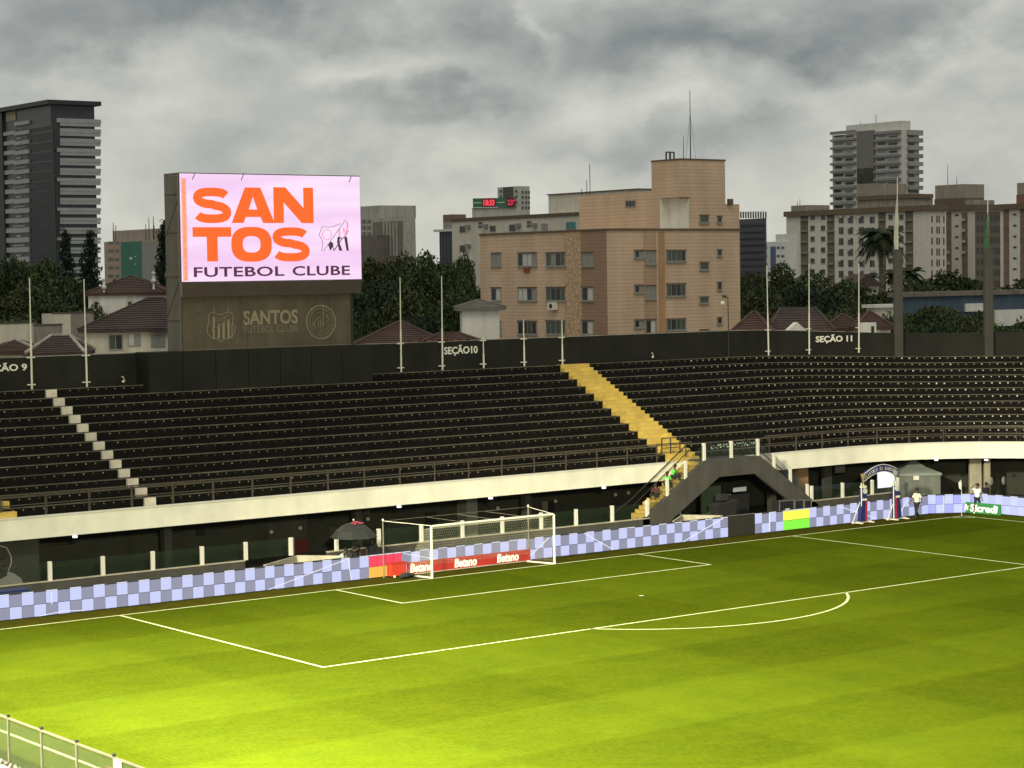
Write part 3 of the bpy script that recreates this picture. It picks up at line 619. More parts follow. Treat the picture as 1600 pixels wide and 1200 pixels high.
MB().bar((17.25, Yb-.01, 1.16), (19.25, Yb-.01, 1.16), .03).build('top_rail', GREYD, bpy.data.objects['led_board.008'], loc=(-17.25, -Yb, 0))
led_board((19.25, Yb), (21.4, Yb), 'short lavender checked LED board between the blank and the yellow one', LED_A, LED_B, streaks=((1.1, .05, 1.1, 1.08, .04),))
led_board((21.4, Yb), (23.45, Yb), 'LED board glowing yellow above green right of the footbridge', (LED_G, LED_YE), None)
led_board((23.45, Yb), (33.2, Yb), 'lavender checked LED board behind the entrance arch', LED_A, LED_B, streaks=((2.3, 1.05, 5.4, .1, .035), (7.2, .1, 8.0, 1.05, .04)))
led_board((33.25, Yb+.1), (35.95, .45), 'bright pale blue LED board across the far corner, behind the corner flag', LED_C, LED_D, streaks=((1.0, .2, 1.0, 1.0, .05),))
led_board((36.0, .4), (36.35, -9.4), 'bright pale blue LED board along the far touchline behind the green board', LED_C, LED_A, streaks=((3.6, .08, 6.2, .4, .04),))

# ================================================================== GOAL
GO = thing('football_goal', 'white football goal with pale net and tall back poles at the far goal line', 'goal')
GW = mat('goal_white', (.6, .59, .48), .4)
MB().bar((-3.72, .0, 0), (-3.72, 0, 2.5), .12, k=10).build('goal_post', GW, GO); MB().bar((3.72, 0, 0), (3.72, 0, 2.5), .12, k=10).build('goal_post', GW, GO)
MB().bar((-3.66, 0, 2.5), (3.66, 0, 2.5), .12, k=10).build('crossbar', GW, GO)
SBK = mat('goal_support_steel', (.14, .13, .09), .5)
pL, pR = Vector((-5.35, 1.7, 0)), Vector((3.45, 1.75, 0))
for p in (pL, pR): MB().bar(p, p+Vector((0, 0, 2.78)), .07, k=8).build('back_pole', SBK, GO); MB().ball(tuple(p+Vector((0, 0, 2.8))), .06, 8, 5).build('pole_cap', GW, GO)
MB().bar(pL+Vector((0, 0, 2.75)), (-3.66, 0.1, 2.52), .03, k=6).build('guy_rope', POLEW, GO); MB().bar(pR+Vector((0, 0, 2.75)), (3.66, .1, 2.52), .03, k=6).build('guy_rope', POLEW, GO)
MB().bar(pL+Vector((0, 0, 2.75)), pR+Vector((0, 0, 2.75)), .015, k=4).build('guy_rope', SBK, GO)
for t in (.3, .5, .7): q = pL.lerp(pR, t)+Vector((0, 0, 2.72)); MB().bar(q, (q.x+1.2, .05, 2.5), .014, k=4).build('guy_rope', SBK, GO)
MB().bar((-3.66, 0.05, .03), (-4.1, 1.75, .03), .06).bar((3.66, .05, .03), (3.2, 1.75, .03), .06).bar((-4.1, 1.75, .03), (3.2, 1.75, .03), .06).build('ground_bar', GW, GO)
# net: real cords
nt_ = MB(); cord = .0055
def netpanel(a, b, c, d, n, m):
    a, b, c, d = map(Vector, (a, b, c, d))
    for i in range(n+1): p = a.lerp(b, i/n); q = d.lerp(c, i/n); nt_.bar(p, q, cord, k=3)
    for j in range(m+1): p = a.lerp(d, j/m); q = b.lerp(c, j/m); nt_.bar(p, q, cord, k=3)
netpanel((-4.1, 1.75, .05), (3.2, 1.75, .05), (3.6, .9, 2.25), (-3.6, .9, 2.25), 52, 17)
netpanel((-3.6, .9, 2.25), (3.6, .9, 2.25), (3.66, 0.05, 2.42), (-3.66, .05, 2.42), 52, 7)
netpanel((-3.7, .05, .05), (-4.1, 1.75, .05), (-3.6, .9, 2.25), (-3.7, .05, 2.4), 12, 17)
netpanel((3.7, .05, .05), (3.2, 1.75, .05), (3.6, .9, 2.25), (3.7, .05, 2.4), 12, 17)
nt_.build('net', mat('net_cord', (.4, .39, .28), .8), GO, kind='stuff')
# red board in the goal
RB = thing('pitch_board', 'long red advertising board with white lettering lying behind the goal net', 'advertising board', (-4.0, 1.62, 0))
REDB = mat('red_board_print', (.34, .022, .014), .6, var=.06)
Lr = 8.0-.55; MB().box(0, Lr, 0, .1, .05, .62).build('panel', REDB, RB); MB().box(0, Lr, -.02, -.001, .03, .07).build('bottom_edge', CONC, RB)
for x0 in (.12, 2.75, 5.35): text('Betano', 1.35, .44, (x0, -.012, .12), mat('board_white_print', (.85, .84, .78), .6), RB, bold=.03, shear=.15)
RC = thing('red_crate', 'orange red square crate at the left end of the red board', 'crate', (-5.0, 1.55, 0))
MB().box(0, .86, 0, .5, .06, .66).build('body', mat('red_crate_paint', (.42, .03, .012), .6), RC); MB().box(-.03, .89, -.03, .53, .66, .7).build('rim', REDB, RC); MB().box(.1, .2, -.05, 0, .0, .1).box(.7, .8, -.05, 0, 0, .1).build('foot', GW, RC)
BB = MB(); rr = random.Random(2)
for i in range(9): BB.ball((rr.uniform(-.35, .35), rr.uniform(-.12, .12), rr.uniform(.08, .17)), rr.uniform(.1, .2), 8, 5, (1.4, 1, .7))
tag(BB.build('bag', mat('black_fabric', (.012, .012, .012), .9), None, smooth=True, loc=(-4.55, .95, 0)), 'small heap of black bags on the ground left of the goal', 'bag')

# green board in the far corner
GR = thing('pitch_board', 'low green advertising board with white lettering near the corner flag', 'advertising board', onz(1511, 800)+Vector((-.45, 0, 0)), math.atan2(-2.7, .25))
Lg = 2.75; MB().box(0, Lg, -.05, .02, .03, .66).build('panel', mat('green_board_print', (.02, .17, .045), .6), GR)
GRW = mat('board_white_print', (.85, .84, .78))
text('Sicredi', 1.95, .46, (.62, -.062, .12), GRW, GR, bold=.04, shear=.12)
for i in range(5):
    t = i*2*PI/5; MB().bar((.36+.05*math.cos(t), -.07, .34+.05*math.sin(t)), (.36+.19*math.cos(t+.5), -.07, .34+.19*math.sin(t+.5)), .09, k=6).build('logo_petal', GRW, GR)
# corner flag
CF = thing('corner_flag', 'white corner flag on a thin pole at the far corner of the pitch', 'corner flag', (33.95, .05, 0))
MB().bar((0, 0, 0), (0, 0, 1.55), .035, k=6).build('pole', POLEW, CF); MB().prism([Vector((0, 0, 1.5)), Vector((-.2, 0, 1.62)), Vector((-.26, 0, 1.95)), Vector((-.04, 0, 2.1)), Vector((0, 0, 1.9))], (0, -.008, 0), (0, .008, 0)).build('flag', mat('white_cloth', (.8, .8, .78), .8), CF)

# ================================================================== ENTRANCE ARCH
AR = thing('entrance_arch', 'navy and red ceremonial arch with lettered band, crest discs and trophies at its tops', 'arch')
NAV = mat('navy_print', (.012, .016, .1), .5); REDP = mat('crimson_print', (.35, .012, .03), .5); SILV = mat('silver_trophy', (.55, .55, .5), .3, metal=.7); GOLDT = mat('gold_trophy', (.5, .36, .18), .3, metal=.6)
def leg(bx_, by_, flip, lab_g):
    W0, W1, H = .52, .3, 1.95
    dx = .12*flip
    MB().prism([Vector((-W0/2, 0, .1)), Vector((W0/2, 0, .1)), Vector((W1/2+dx, 0, H)), Vector((-W1/2+dx, 0, H))], (0, -.14, 0), (0, .14, 0)).build('pillar', NAV, AR, loc=(bx_, by_, 0))
    s_ = -1 if flip < 0 else 1; e = s_*W0/2*.45; f_ = s_*W1/2*.3
    MB().prism([Vector((s_*W0/2*1.01, 0, .1)), Vector((e, 0, .1)), Vector((f_+dx, 0, 1.3)), Vector((s_*W1/2*1.2+dx, 0, 1.3))], (0, -.15, 0), (0, -.141, 0)).build('pillar_stripe', REDP, AR, loc=(bx_, by_, 0))
    MB().box(-.17+dx*.6, .17+dx*.6, -.16, -.141, 1.28, 1.4).build('pillar_badge', GW, AR, loc=(bx_, by_, 0))
    q = MB(); q.bar((dx, -.16, 1.82), (dx, -.10, 1.82), .34, k=14); q.build('crest_disc', mat('crest_silver', (.5, .52, .5), .5, var=.4, scale=9), AR, loc=(bx_, by_, 0))
    MB().box(-.8, .75, -.05, .05, .02, .09).box(-.5, -.4, -.5, .5, .02, .08).box(.4, .5, -.5, .5, .02, .08).build('foot_frame', GW, AR, loc=(bx_, by_, 0))
    MB().bar((-.75, 0, .08), (-.1, .05, 1.2), .04).bar((-.24+dx, -.1, .1), (-.26+dx, -.1, 2.3), .05).build('stay', GW, AR, loc=(bx_, by_, 0))
    tr = MB(); hh = [(.10, 0), (.04, .12), (.05, .3), (.13, .5), (.15, .66), (.1, .68)]
    for (ra, za), (rb, zb2) in zip(hh, hh[1:]): tr.bar((dx, 0, 2.12+za), (dx, 0, 2.12+zb2), ra*2, rb*2, k=10)
    tr.build('trophy', GOLDT if flip > 0 else SILV, AR, loc=(bx_, by_, 0)); MB().box(-.16+dx, .16+dx, -.12, .12, 2.0, 2.12).build('trophy_base', GW, AR, loc=(bx_, by_, 0))
pA = onz(1347, 817); pB = onz(1401.5, 811.5); leg(pA.x, pA.y, 1, ''); leg(pB.x, pB.y, -1, '')
def archpt(t, r):  # t 0..1 along
    x = (pA.x+.12)+(pB.x-pA.x-.1)*t; y = pA.y+(pB.y-pA.y)*t; z = 2.42+.62*math.sin(PI*(.06+.78*t))+r; return Vector((x, y-.02, z))
ab = MB()
for i in range(18):
    t0, t1 = i/18, (i+1)/18; a0, a1, b0, b1 = archpt(t0, -.2), archpt(t1, -.2), archpt(t0, .2), archpt(t1, .2)
    ab.prism([a0, a1, b1, b0], (0, 0, 0), (0, .2, 0))
ab.build('arch_band', NAV, AR)
for r_ in (.205, -.205):
    am = MB()
    for i in range(18): am.bar(archpt(i/18, r_), archpt((i+1)/18, r_), .03)
    am.build('arch_edge', GW, AR)
word = 'CLÁSSICO DA SAUDADE 2025'
word = 'CLÁSSICO DA SAUDADE'
for i, ch in enumerate(word):
    if ch == ' ': continue
    t = .04+.92*i/len(word); p = archpt(t, -.1); q = archpt(t+.03, -.1); an = math.atan2(q.z-p.z, q.x-p.x)
    o = text(ch, .085, .19, tuple(p+Vector((0, -.03, 0))), GW, AR, bold=.01, ext=.003); o.rotation_euler = (0, -an, 0)
# marquee tent
tp = onz(1446, 787.5)
TE = thing('marquee_tent', 'dark grey pop-up tent with pointed roof standing in the far corner under the terrace', 'tent', (tp.x, tp.y+1.0, 0), rad(-35))
TG = mat('tent_grey', (.12, .13, .11), .8, var=.15, scale=1.5, bump=.3, bscale=3); TG2 = mat('tent_roof_grey', (.2, .225, .2), .8, var=.1)
hw = 1.38
for (x0, y0, x1, y1) in ((-hw, -hw, hw, -hw), (hw, -hw, hw, hw), (hw, hw, -hw, hw), (-hw, hw, -hw, -hw)):
    b = MB(); n = 8
    for i in range(n):
        a = Vector((x0+(x1-x0)*i/n, y0+(y1-y0)*i/n, 0)); c = Vector((x0+(x1-x0)*(i+1)/n, y0+(y1-y0)*(i+1)/n, 0)); o_ = Vector((y1-y0, x0-x1, 0)).normalized()*(.03*(i % 2)); o2 = Vector((y1-y0, x0-x1, 0)).normalized()*(.03*((i+1) % 2))
        b.quad(a+o_, c+o2, c+o2+Vector((0, 0, 1.98)), a+o_+Vector((0, 0, 1.98)))
    b.build('side_cloth', TG, TE)
    b = MB(); h2 = 1.05; s1_ = Vector((x0*h2, y0*h2, 1.95)); s2_ = Vector((x1*h2, y1*h2, 1.95)); tpv = Vector((0, 0, 2.72)); m1 = s1_.lerp(tpv, .55)-Vector((0, 0, .1)); m2 = s2_.lerp(tpv, .55)-Vector((0, 0, .1))
    b.quad(s1_, s2_, m2, m1); b.quad(m1, m2, tpv); b.quad(s1_-Vector((0, 0, .14)), s2_-Vector((0, 0, .14)), s2_, s1_); b.build('roof_cloth', TG2, TE)
MB().box(-.3, .05, -hw-.06, -hw-.04, 1.55, 1.85).build('label_patch', GW, TE)
# lit screen
a = ony(1372, 763, 5.9); b_ = ony(1400, 735, 5.9)
SC = thing('video_screen', 'bright white lit screen glowing behind the entrance arch', 'screen', (a.x, 5.9, 0))
MB().box(0, b_.x-a.x, 0, .03, a.z, b_.z).build('display', mat('white_display', (1., .97, 1.), emit=1.5), SC); MB().box(-.04, b_.x-a.x+.04, .031, .12, a.z-.05, b_.z+.05).build('casing', DARKM, SC)
MB().box(.1, .16, .05, .1, 0, a.z).box(b_.x-a.x-.16, b_.x-a.x-.1, .05, .1, 0, a.z).build('stand', DARKM, SC)
# flight cases at the right foot of the bridge
for i, (p0_, p1_) in enumerate(((1218, 1241), (1242, 1256), (1257, 1268))):
    a = ony(p0_, 795, 3.2); b_ = ony(p1_, 781, 3.2); t = thing('flight_case', ('wide black flight case with pale edges and white marking, leftmost of the three', 'middle black flight case of the three by the footbridge foot', 'rightmost black flight case, against the footbridge foot')[i], 'flight case', (a.x, 3.2, 0), group='black flight cases right of the footbridge')
    w_ = b_.x-a.x-.03; h_ = b_.z; MB().box(0, w_, 0, .6, 0, h_).build('body', mat('case_black', (.008, .008, .01), .6), t)
    MB().bar((0, -.01, h_), (w_, -.01, h_), .035).bar((0, -.01, .1), (0, -.01, h_), .03).bar((w_, -.01, .1), (w_, -.01, h_), .03).build('edge_trim', GREYD, t)
    if i == 0: MB().box(w_*.35, w_*.65, -.01, -.001, h_*.55, h_*.62).box(w_*.4, w_*.7, -.01, -.001, h_*.64, h_*.7).build('marking', GW, t)

# pillars and clutter below the corner of the terrace
for px0, px1, nm in ((1514, 1530, 'pillar'), (1537, 1545, 'pillar')):
    q0 = onz(px0, 780, 0.9); q0 = onz(px0, 717, 2.75)
    c = (q0-CAMP); c.z = 0; c.normalize(); q0 = q0+c*1.6
    w_ = (px1-px0)/22.; MB().box(-w_/2, w_/2, -.2, .2, 0, 3.2).build(nm, CONC, ST, loc=(q0.x+w_/2*.7, q0.y-w_/2*.7, 0), rot=(0, 0, rad(-38)))
p = onz(1248, 728, 2.5); px0_, px1_ = ony(1247, 745, 8).x, ony(1263, 745, 8).x; MB().box(px0_, px1_, 8.0, 8.3, 0, 4).build('pillar', mat('orange_concrete', (.36, .22, .12), .8, var=.2), ST)  # pillar with an orange-brown base colour
MB().box(27.6, 28.2, 8.0, 8.3, 0, 4).build('pillar', GREYC, ST); MB().box(31.2, 31.8, 8.4, 8.7, 0, 4).build('pillar', GREYC, ST)
a = ony(1306, 738, 9); MB().box(a.x, a.x+.8, 9, 9.1, 2.0, 2.7).build('duct_box', GREYD, ST)
for i, (px, py) in enumerate(((1549, 752), (1568, 751))):
    q = onz(px, py, 1.7); MB().ball((0, 0, 0), .16, 8, 6, (1, .4, 1.6)).build('wall_mirror', GREYD, ST, loc=q)  # pale ovals taken for seat headrests

# ================================================================== NET POLES, COLUMNS, FLAGS, CAMERA POLE
NP = [(46, 435, 50, 608, 'leftmost thin white net pole, beside the wall lettering at the far left'), (131, 436, 136, 605, 'thin white net pole between the left wall lettering and the scoreboard'),
      (625, 433, 627, 583, 'first thin white net pole right of the scoreboard'), (690, 431, 691.5, 580, 'thin white net pole left of the middle wall lettering'), (755, 526, 756, 577, 'short white net pole right of the middle wall lettering'),
      (818, 499, 819.5, 574, 'white net pole before the peach building, second left of the yellow stair'), (878, 500, 879, 571, 'white net pole before the peach building, nearest the top of the yellow stair'),
      (1198, 415, 1201, 558, 'thin white net pole with brackets right of the peach building'), (1264, 412, 1264.5, 555, 'thin white net pole left of the right-hand wall lettering'), (1342, 412, 1342, 556, 'thin white net pole right of the right-hand wall lettering')]
for x0, y0, x1, y1, lb in NP:
    YWL = on_curve(x1, y1, DWL-.14).y+.12
    q = ony(x1, y1, YWL-.12); tpz = ony(x0, y0, YWL-.12).z; t = thing('net_pole', lb, 'pole', (q.x, YWL-.12, 9.0), group='white net poles along the terrace wall')
    lean = ony(x0, y0, YWL-.12).x-q.x
    MB().bar((0, 0, 0), (lean*.45, 0, (tpz-9)*.45), .11, .1, k=8).build('lower_tube', POLEW, t); MB().bar((lean*.45, 0, (tpz-9)*.45), (lean, 0, tpz-9), .075, .05, k=8).build('upper_tube', POLEW, t)
    for z in (.25, 1.62): MB().box(-.22, .22, .03, .1, z, z+.06).build('bracket', POLEW, t)
YWL = Y0+DWL
COLM = mat('dark_column_concrete', (.05, .045, .036), .85, var=.2, dirt=.2)
for px, Dn, ytop, ft, lb, fl in ((1405, .25, 393, 278, 'left tall dark square column rising above the corner of the terrace', 'w'), (1546.5, .25, 391, 288, 'right tall dark square column rising above the corner of the terrace', 'g')):
    # find where the pixel column meets the wall curve
    best = min((abs(((path(s_/10, DWL-.5, 9)-CAMP).dot(rt)/(path(s_/10, DWL-.5, 9)-CAMP).dot(fw))*FPX+800-px), s_/10) for s_ in range(int(sx(31)*10), int((sx(31)+34)*10)))[1]
    q = path(best, DWL-.35, 8.6); Dd = (q-CAMP).dot(fw); zt = atd(px, ytop, Dd).z; w_ = 13/FPX*Dd
    t = thing('concrete_column', lb, 'column', (q.x, q.y, q.z), rad(-38), group='tall dark columns on the corner of the terrace')
    MB().box(-w_/2, w_/2, -w_/2, w_/2, 0, zt-q.z).build('shaft', COLM, t); MB().box(-w_/2*.8, w_/2*.8, -w_/2*.8, w_/2*.8, zt-q.z, zt-q.z+.15).build('cap', COLM, t)
    zf = atd(px, ft, Dd).z; f = thing('flagpole', ('white flag hanging from a pole on the left dark column' if fl == 'w' else 'green flag hanging from a pole on the right dark column'), 'flag', (q.x, q.y, zt+.15), rad(-38))
    H = zf-zt-.15; MB().bar((0, 0, 0), (0, 0, H), .09, .05, k=6).build('pole', POLEW, f)
    sgn = -1; fx = MB(); pr_ = [(0, H-1.0), (-.35, H-1.7), (-.75, H-2.9), (-.95, H-4.2), (-.6, H-5.2), (-.25, H-6.0), (-.1, H-5.2), (0, H-3.8)]
    if fl == 'g': pr_ = [(0, H-1.8), (-.35, H-2.3), (-.75, H-3.3), (-.9, H-4.4), (-.75, H-5.0), (-.35, H-5.0), (.3, H-5.6), (.35, H-5.0), (.1, H-3.5)]
    fm = mat('white_flag_cloth', (.36, .35, .3), .8, var=.2) if fl == 'w' else mat('green_flag_cloth', (.02, .1, .03), .8, var=.5, scale=2)
    fx.prism([Vector((x_*.27, 0, z_)) for x_, z_ in pr_], (0, -.04, 0), (0, .04, 0)).build('flag_cloth', fm, f)
q = ony(1139, 545, YWL-.15); zt = ony(1133, 465, YWL-.15).z
CP = thing('camera_pole', 'thin dark camera pole with a white dome before the peach building', 'camera pole', (q.x, YWL-.15, 9.0))
MB().bar((0, 0, 0), (-.05, 0, zt-9), .08, .06, k=6).build('pole', DARKM, CP); MB().bar((-.05, 0, zt-9), (-.5, 0, zt-9+.05), .05).box(-.45, -.25, -.1, .1, zt-9, zt-8.85).build('arm', DARKM, CP); MB().ball((-.5, 0, zt-9.35), .14, 8, 6).build('dome', GW, CP)
for px, py, lb in ((193, 599, 'small white bird standing at the foot of the terrace wall left of the scoreboard'), (1020, 563, 'small pale bird at the foot of the terrace wall right of the yellow stair')):
    q = ony(px, py+4, YWL-.4); z0 = 9.04; t = thing('bird', lb, 'bird', (q.x, YWL-.4, z0))
    b = MB(); b.ball((0, 0, .2), .065, 8, 6, (1.5, .8, 1.0)); b.bar((.08, 0, .25), (-.02, 0, .42), .06, .035, k=6); b.ball((-.03, 0, .45), .035, 6, 5, (1.5, 1, 1)); b.build('body', GW, t, smooth=True)
    MB().bar((.02, -.02, 0), (.02, -.02, .15), .015, k=4).bar((.02, .03, 0), (.02, .03, .15), .015, k=4).build('legs', DARKM, t); MB().bar((-.07, 0, .45), (-.15, 0, .43), .02, .005, k=4).build('beak', YEL, t)

# ================================================================== MURAL, near things at the left
t = thing('wall_mural', 'painted mural of a man in a pale shirt at the far left under the terrace', 'mural')
ym = Y0+.8; 
def MU(px, py): p = ony(px, py, ym); return (p.x, p.z)
head = [(-40, 905), (-28, 880), (-20, 858), (-2, 852), (10, 856), (17, 870), (17, 880), (12, 893), (11, 900), (-5, 908)]
poly2d([[MU(*q) for q in [(-45, 925), (-40, 905), (-5, 905), (11, 893), (20, 895), (32, 903), (41, 922)]]], 'shirt', mat('mural_pale_grey', (.3, .3, .26), .8, var=.15, scale=4), t, (0, ym-.02, 0))
poly2d([[MU(*q) for q in head]], 'head', mat('mural_dark_skin', (.035, .03, .022), .8, var=.4, scale=5), t, (0, ym-.03, 0))
strokes([[MU(*q) for q in head[2:]]], .035, 'head_outline', mat('mural_outline', (.4, .4, .34), .8), t, (0, ym-.035, 0))
strokes([[MU(0, 874), MU(4, 873)], [MU(2, 884), MU(6, 883)], [MU(-1, 892), MU(4, 891)]], .07, 'face_feature', mat('mural_black', (.008, .008, .008), .8), t, (0, ym-.04, 0))
MB().box(MU(-60, 900)[0], MU(62, 900)[0], ym, ym+.1, 0, 3.1).build('backing', UNDER, t)
t = thing('blue_box', 'dark blue box on the ground behind the boards at the far left edge', 'box', (onz(14, 927, .9).x-2.3, 3.4, 0)); MB().box(0, 3.1, 0, .6, 0, 1.02).build('body', mat('navy_box', (.015, .03, .1), .6), t); MB().box(-.02, 3.12, -.02, .62, 1.02, 1.06).build('lid', mat('navy_box', ()), t)

# ---- netted fence at the lower left, close to the camera
FE = thing('touchline_fence', 'white framed fence with green netting at the lower left near the camera', 'fence')
XF = -36.25; FP = mat('fence_pale_paint', (.13, .127, .08), .5, var=.1)
ys = [-24.9-2.28*i for i in range(-3, 16)]
for y in ys:
    MB().box(XF-.03, XF+.03, y-.032, y+.032, 0, 1.66).build('fence_post', FP, FE); MB().box(XF-.04, XF+.04, y-.045, y+.045, 1.66, 1.72).build('post_cap', DARKM, FE)
for a, b_ in zip(ys, ys[1:]):
    MB().box(XF-.03, XF+.03, b_+.034, a-.034, 1.585, 1.64).build('top_rail', FP, FE); MB().box(XF-.003, XF+.003, b_+.046, a-.046, .2, 1.569).build('net_panel', NETM, FE)
MB().box(XF-.25, XF+.12, -60, -18, 0, .2).build('base_kerb', CONC, FE)
y = ys[6]; MB().box(XF-.05, XF-.037, y-.5, y-.08, 1.1, 1.6).build('notice', GW, FE)
t = thing('brown_board', 'brown wooden board leaning at the foot of the netted fence', 'board', (XF+1.1, -29.3, 0)); MB().prism([Vector((0, -.9, 0)), Vector((0, .9, 0)), Vector((0, .3, .75)), Vector((0, -.9, .75))], (-.03, 0, 0), (.03, 0, 0)).build('board', mat('brown_board', (.12, .06, .025), .8), t)
b = MB(); rr = random.Random(9)
for i in range(50): yy = -23.6-i*.08; b.ball((XF-.05+rr.uniform(-.06, .06), yy, .26+rr.uniform(-.03, .03)), .06, 6, 4)
tag(b.build('chain_bundle', mat('pale_cable', (.13, .125, .1), .7, island=.6), None), 'pale bundled chain lying along the fence base at the lower left', 'chain')

# ================================================================== PEOPLE
SKIN = mat('dark_brown_skin', (.09, .045, .025), .6); HAIR = mat('black_hair', (.008, .007, .006), .8); TEE = mat('pale_yellow_white_tee', (.72, .7, .5), .8, var=.06); TEEW = mat('white_tee', (.78, .78, .76), .8, var=.06)
TROU = mat('black_trousers', (.01, .01, .012), .85); SHOEW = mat('white_shoes', (.75, .74, .68), .6); SHOEB = mat('black_shoes', (.01, .01, .01), .6)
VEST = mat('green_vest', (.12, .6, .06), .7, emit=0); MAR = mat('maroon_cloth', (.07, .012, .014), .85); DKC = mat('dark_clothing', (.012, .012, .014), .9); ORC = mat('orange_vest', (.45, .08, .02), .8); GRYC = mat('pale_grey_shirt', (.35, .42, .4), .8)
def skin(name, pts, edges, m, parent, sub=1):
    """one continuous surface grown round a skeleton; pts: (position, radius x, radius y)"""
    me = bpy.data.meshes.new(name); me.from_pydata([p[0] for p in pts], edges, []); o = bpy.data.objects.new(name, me); C.objects.link(o)
    md = o.modifiers.new('s', 'SKIN'); sv = me.skin_vertices[0].data
    for v, p in zip(sv, pts): v.radius = (p[1], p[2] if len(p) > 2 else p[1]); v.use_root = False
    sv[0].use_root = True; md.use_smooth_shade = True
    s = o.modifiers.new('d', 'SUBSURF'); s.levels = sub; s.render_levels = sub
    dg = bpy.context.evaluated_depsgraph_get(); dg.update(); m2 = bpy.data.meshes.new_from_object(o.evaluated_get(dg)); bpy.data.objects.remove(o)
    m2.name = name; m2.materials.clear(); m2.polygons.foreach_set('use_smooth', [True]*len(m2.polygons)); return place(m2, name, m, parent)
def person(loc, rz, label, pose, shirt, trousers, shoes, hair=HAIR, group=None, sleeves=True):
    t = thing('person', label, 'person', loc, rz, group)
    J = dict(pel=(0, 0, .95), bel=(0, 0, 1.1), che=(0, 0, 1.34), nek=(0, -.01, 1.5), hb=(0, -.015, 1.58), hd=(0, -.02, 1.68), ht=(0, -.01, 1.755),
             hL=(.095, 0, .9), hR=(-.095, 0, .9), kL=(.11, -.02, .5), kR=(-.11, -.02, .5), aL=(.12, .02, .09), aR=(-.12, .02, .09), tL=(.13, -.16, .04), tR=(-.13, -.16, .04),
             sL=(.185, 0, 1.42), sR=(-.185, 0, 1.42), eL=(.25, .03, 1.14), eR=(-.25, .03, 1.14), wL=(.27, -.07, .9), wR=(-.27, -.07, .9))
    J.update(pose); V = {k: Vector(v) for k, v in J.items()}
    names = ['pel', 'bel', 'che', 'nek', 'hb', 'hd', 'ht', 'hL', 'kL', 'aL', 'tL', 'hR', 'kR', 'aR', 'tR', 'sL', 'eL', 'wL', 'sR', 'eR', 'wR']
    rd = dict(pel=(.13, .1), bel=(.12, .09), che=(.15, .1), nek=(.055, .055), hb=(.06, .065), hd=(.078, .095), ht=(.06, .07), hL=(.085, .085), hR=(.085, .085), kL=(.055, .055), kR=(.055, .055), aL=(.035, .04), aR=(.035, .04), tL=(.035, .025), tR=(.035, .025),
              sL=(.06, .06), sR=(.06, .06), eL=(.04, .04), eR=(.04, .04), wL=(.026, .026), wR=(.026, .026))
    ix = {n: i for i, n in enumerate(names)}; pts = [(V[n], *rd[n]) for n in names]
    ed = [('pel', 'bel'), ('bel', 'che'), ('che', 'nek'), ('nek', 'hb'), ('hb', 'hd'), ('hd', 'ht'), ('pel', 'hL'), ('hL', 'kL'), ('kL', 'aL'), ('aL', 'tL'), ('pel', 'hR'), ('hR', 'kR'), ('kR', 'aR'), ('aR', 'tR'), ('che', 'sL'), ('sL', 'eL'), ('eL', 'wL'), ('che', 'sR'), ('sR', 'eR'), ('eR', 'wR')]
    E2 = [(ix[a], ix[b]) for a, b in ed]
    for sd_ in ('L', 'R'):      # hand: palm and five fingers
        w, e = V['w'+sd_], V['e'+sd_]; d = (w-e).normalized(); side = Vector((1, 0, 0)) if abs(d.x) < .8 else Vector((0, 0, 1)); side = (side-d*side.dot(d)).normalized(); nrm = d.cross(side)
        pi_ = len(pts); pts.append((w+d*.075, .036, .018)); E2.append((ix['w'+sd_], pi_))
        for k in range(4):
            b0 = w+d*.09+side*(-.027+.018*k); L1 = (.075, .085, .08, .062)[k]; a = len(pts)
            pts.append((b0+d*.03, .009, .009)); pts.append((b0+d*(.03+L1*.55)+nrm*.012, .008, .008)); pts.append((b0+d*(.02+L1)+nrm*.035, .006, .006)); E2 += [(pi_, a), (a, a+1), (a+1, a+2)]
        a = len(pts); pts.append((w+d*.04-side*.045, .012, .012)); pts.append((w+d*.085-side*.062+nrm*.01, .009, .009)); E2 += [(pi_, a), (a, a+1)]
    skin('body', pts, E2, SKIN, t)
    h = V['hd']; MB().ball(tuple(h+Vector((0, .015, .035))), .1, 12, 8, (.92, 1.05, .95)).build('hair', hair, t, smooth=True)
    f = MB(); f.bar(tuple(h+Vector((0, -.095, .01))), tuple(h+Vector((0, -.125, -.025))), .02, .03, k=6); f.build('nose', SKIN, t)
    for s_ in (-1, 1): MB().ball(tuple(h+Vector((s_*.034, -.098, .012))), .012, 6, 5).build('eye', HAIR, t); MB().ball(tuple(h+Vector((s_*.088, .0, -.0))), .024, 6, 5, (.5, 1, 1.4)).build('ear', SKIN, t)
    MB().ball(tuple(h+Vector((0, -.093, -.052))), .02, 6, 4, (1.3, .5, .4)).build('mouth', MAR, t)
    # clothes follow the body
    sp_ = [(V['pel']+Vector((0, 0, -.08)), .17, .125), (V['bel'], .155, .12), (V['che'], .178, .125), (V['nek']-Vector((0, 0, .04)), .085, .08), (V['sL'], .085, .08), (V['sL'].lerp(V['eL'], .8), .068, .066), (V['sR'], .085, .08), (V['sR'].lerp(V['eR'], .8), .068, .066)]
    skin('shirt', sp_, [(0, 1), (1, 2), (2, 3), (2, 4), (4, 5), (2, 6), (6, 7)], shirt, t)
    lg = [(V['pel'], .145, .115)]; le = []
    for sd_ in ('L', 'R'): a = len(lg); lg += [(V['h'+sd_], .1, .1), (V['k'+sd_], .075, .075), (V['a'+sd_]+Vector((0, 0, .02)), .06, .062)]; le += [(0, a), (a, a+1), (a+1, a+2)]
    skin('trousers', lg, le, trousers, t)
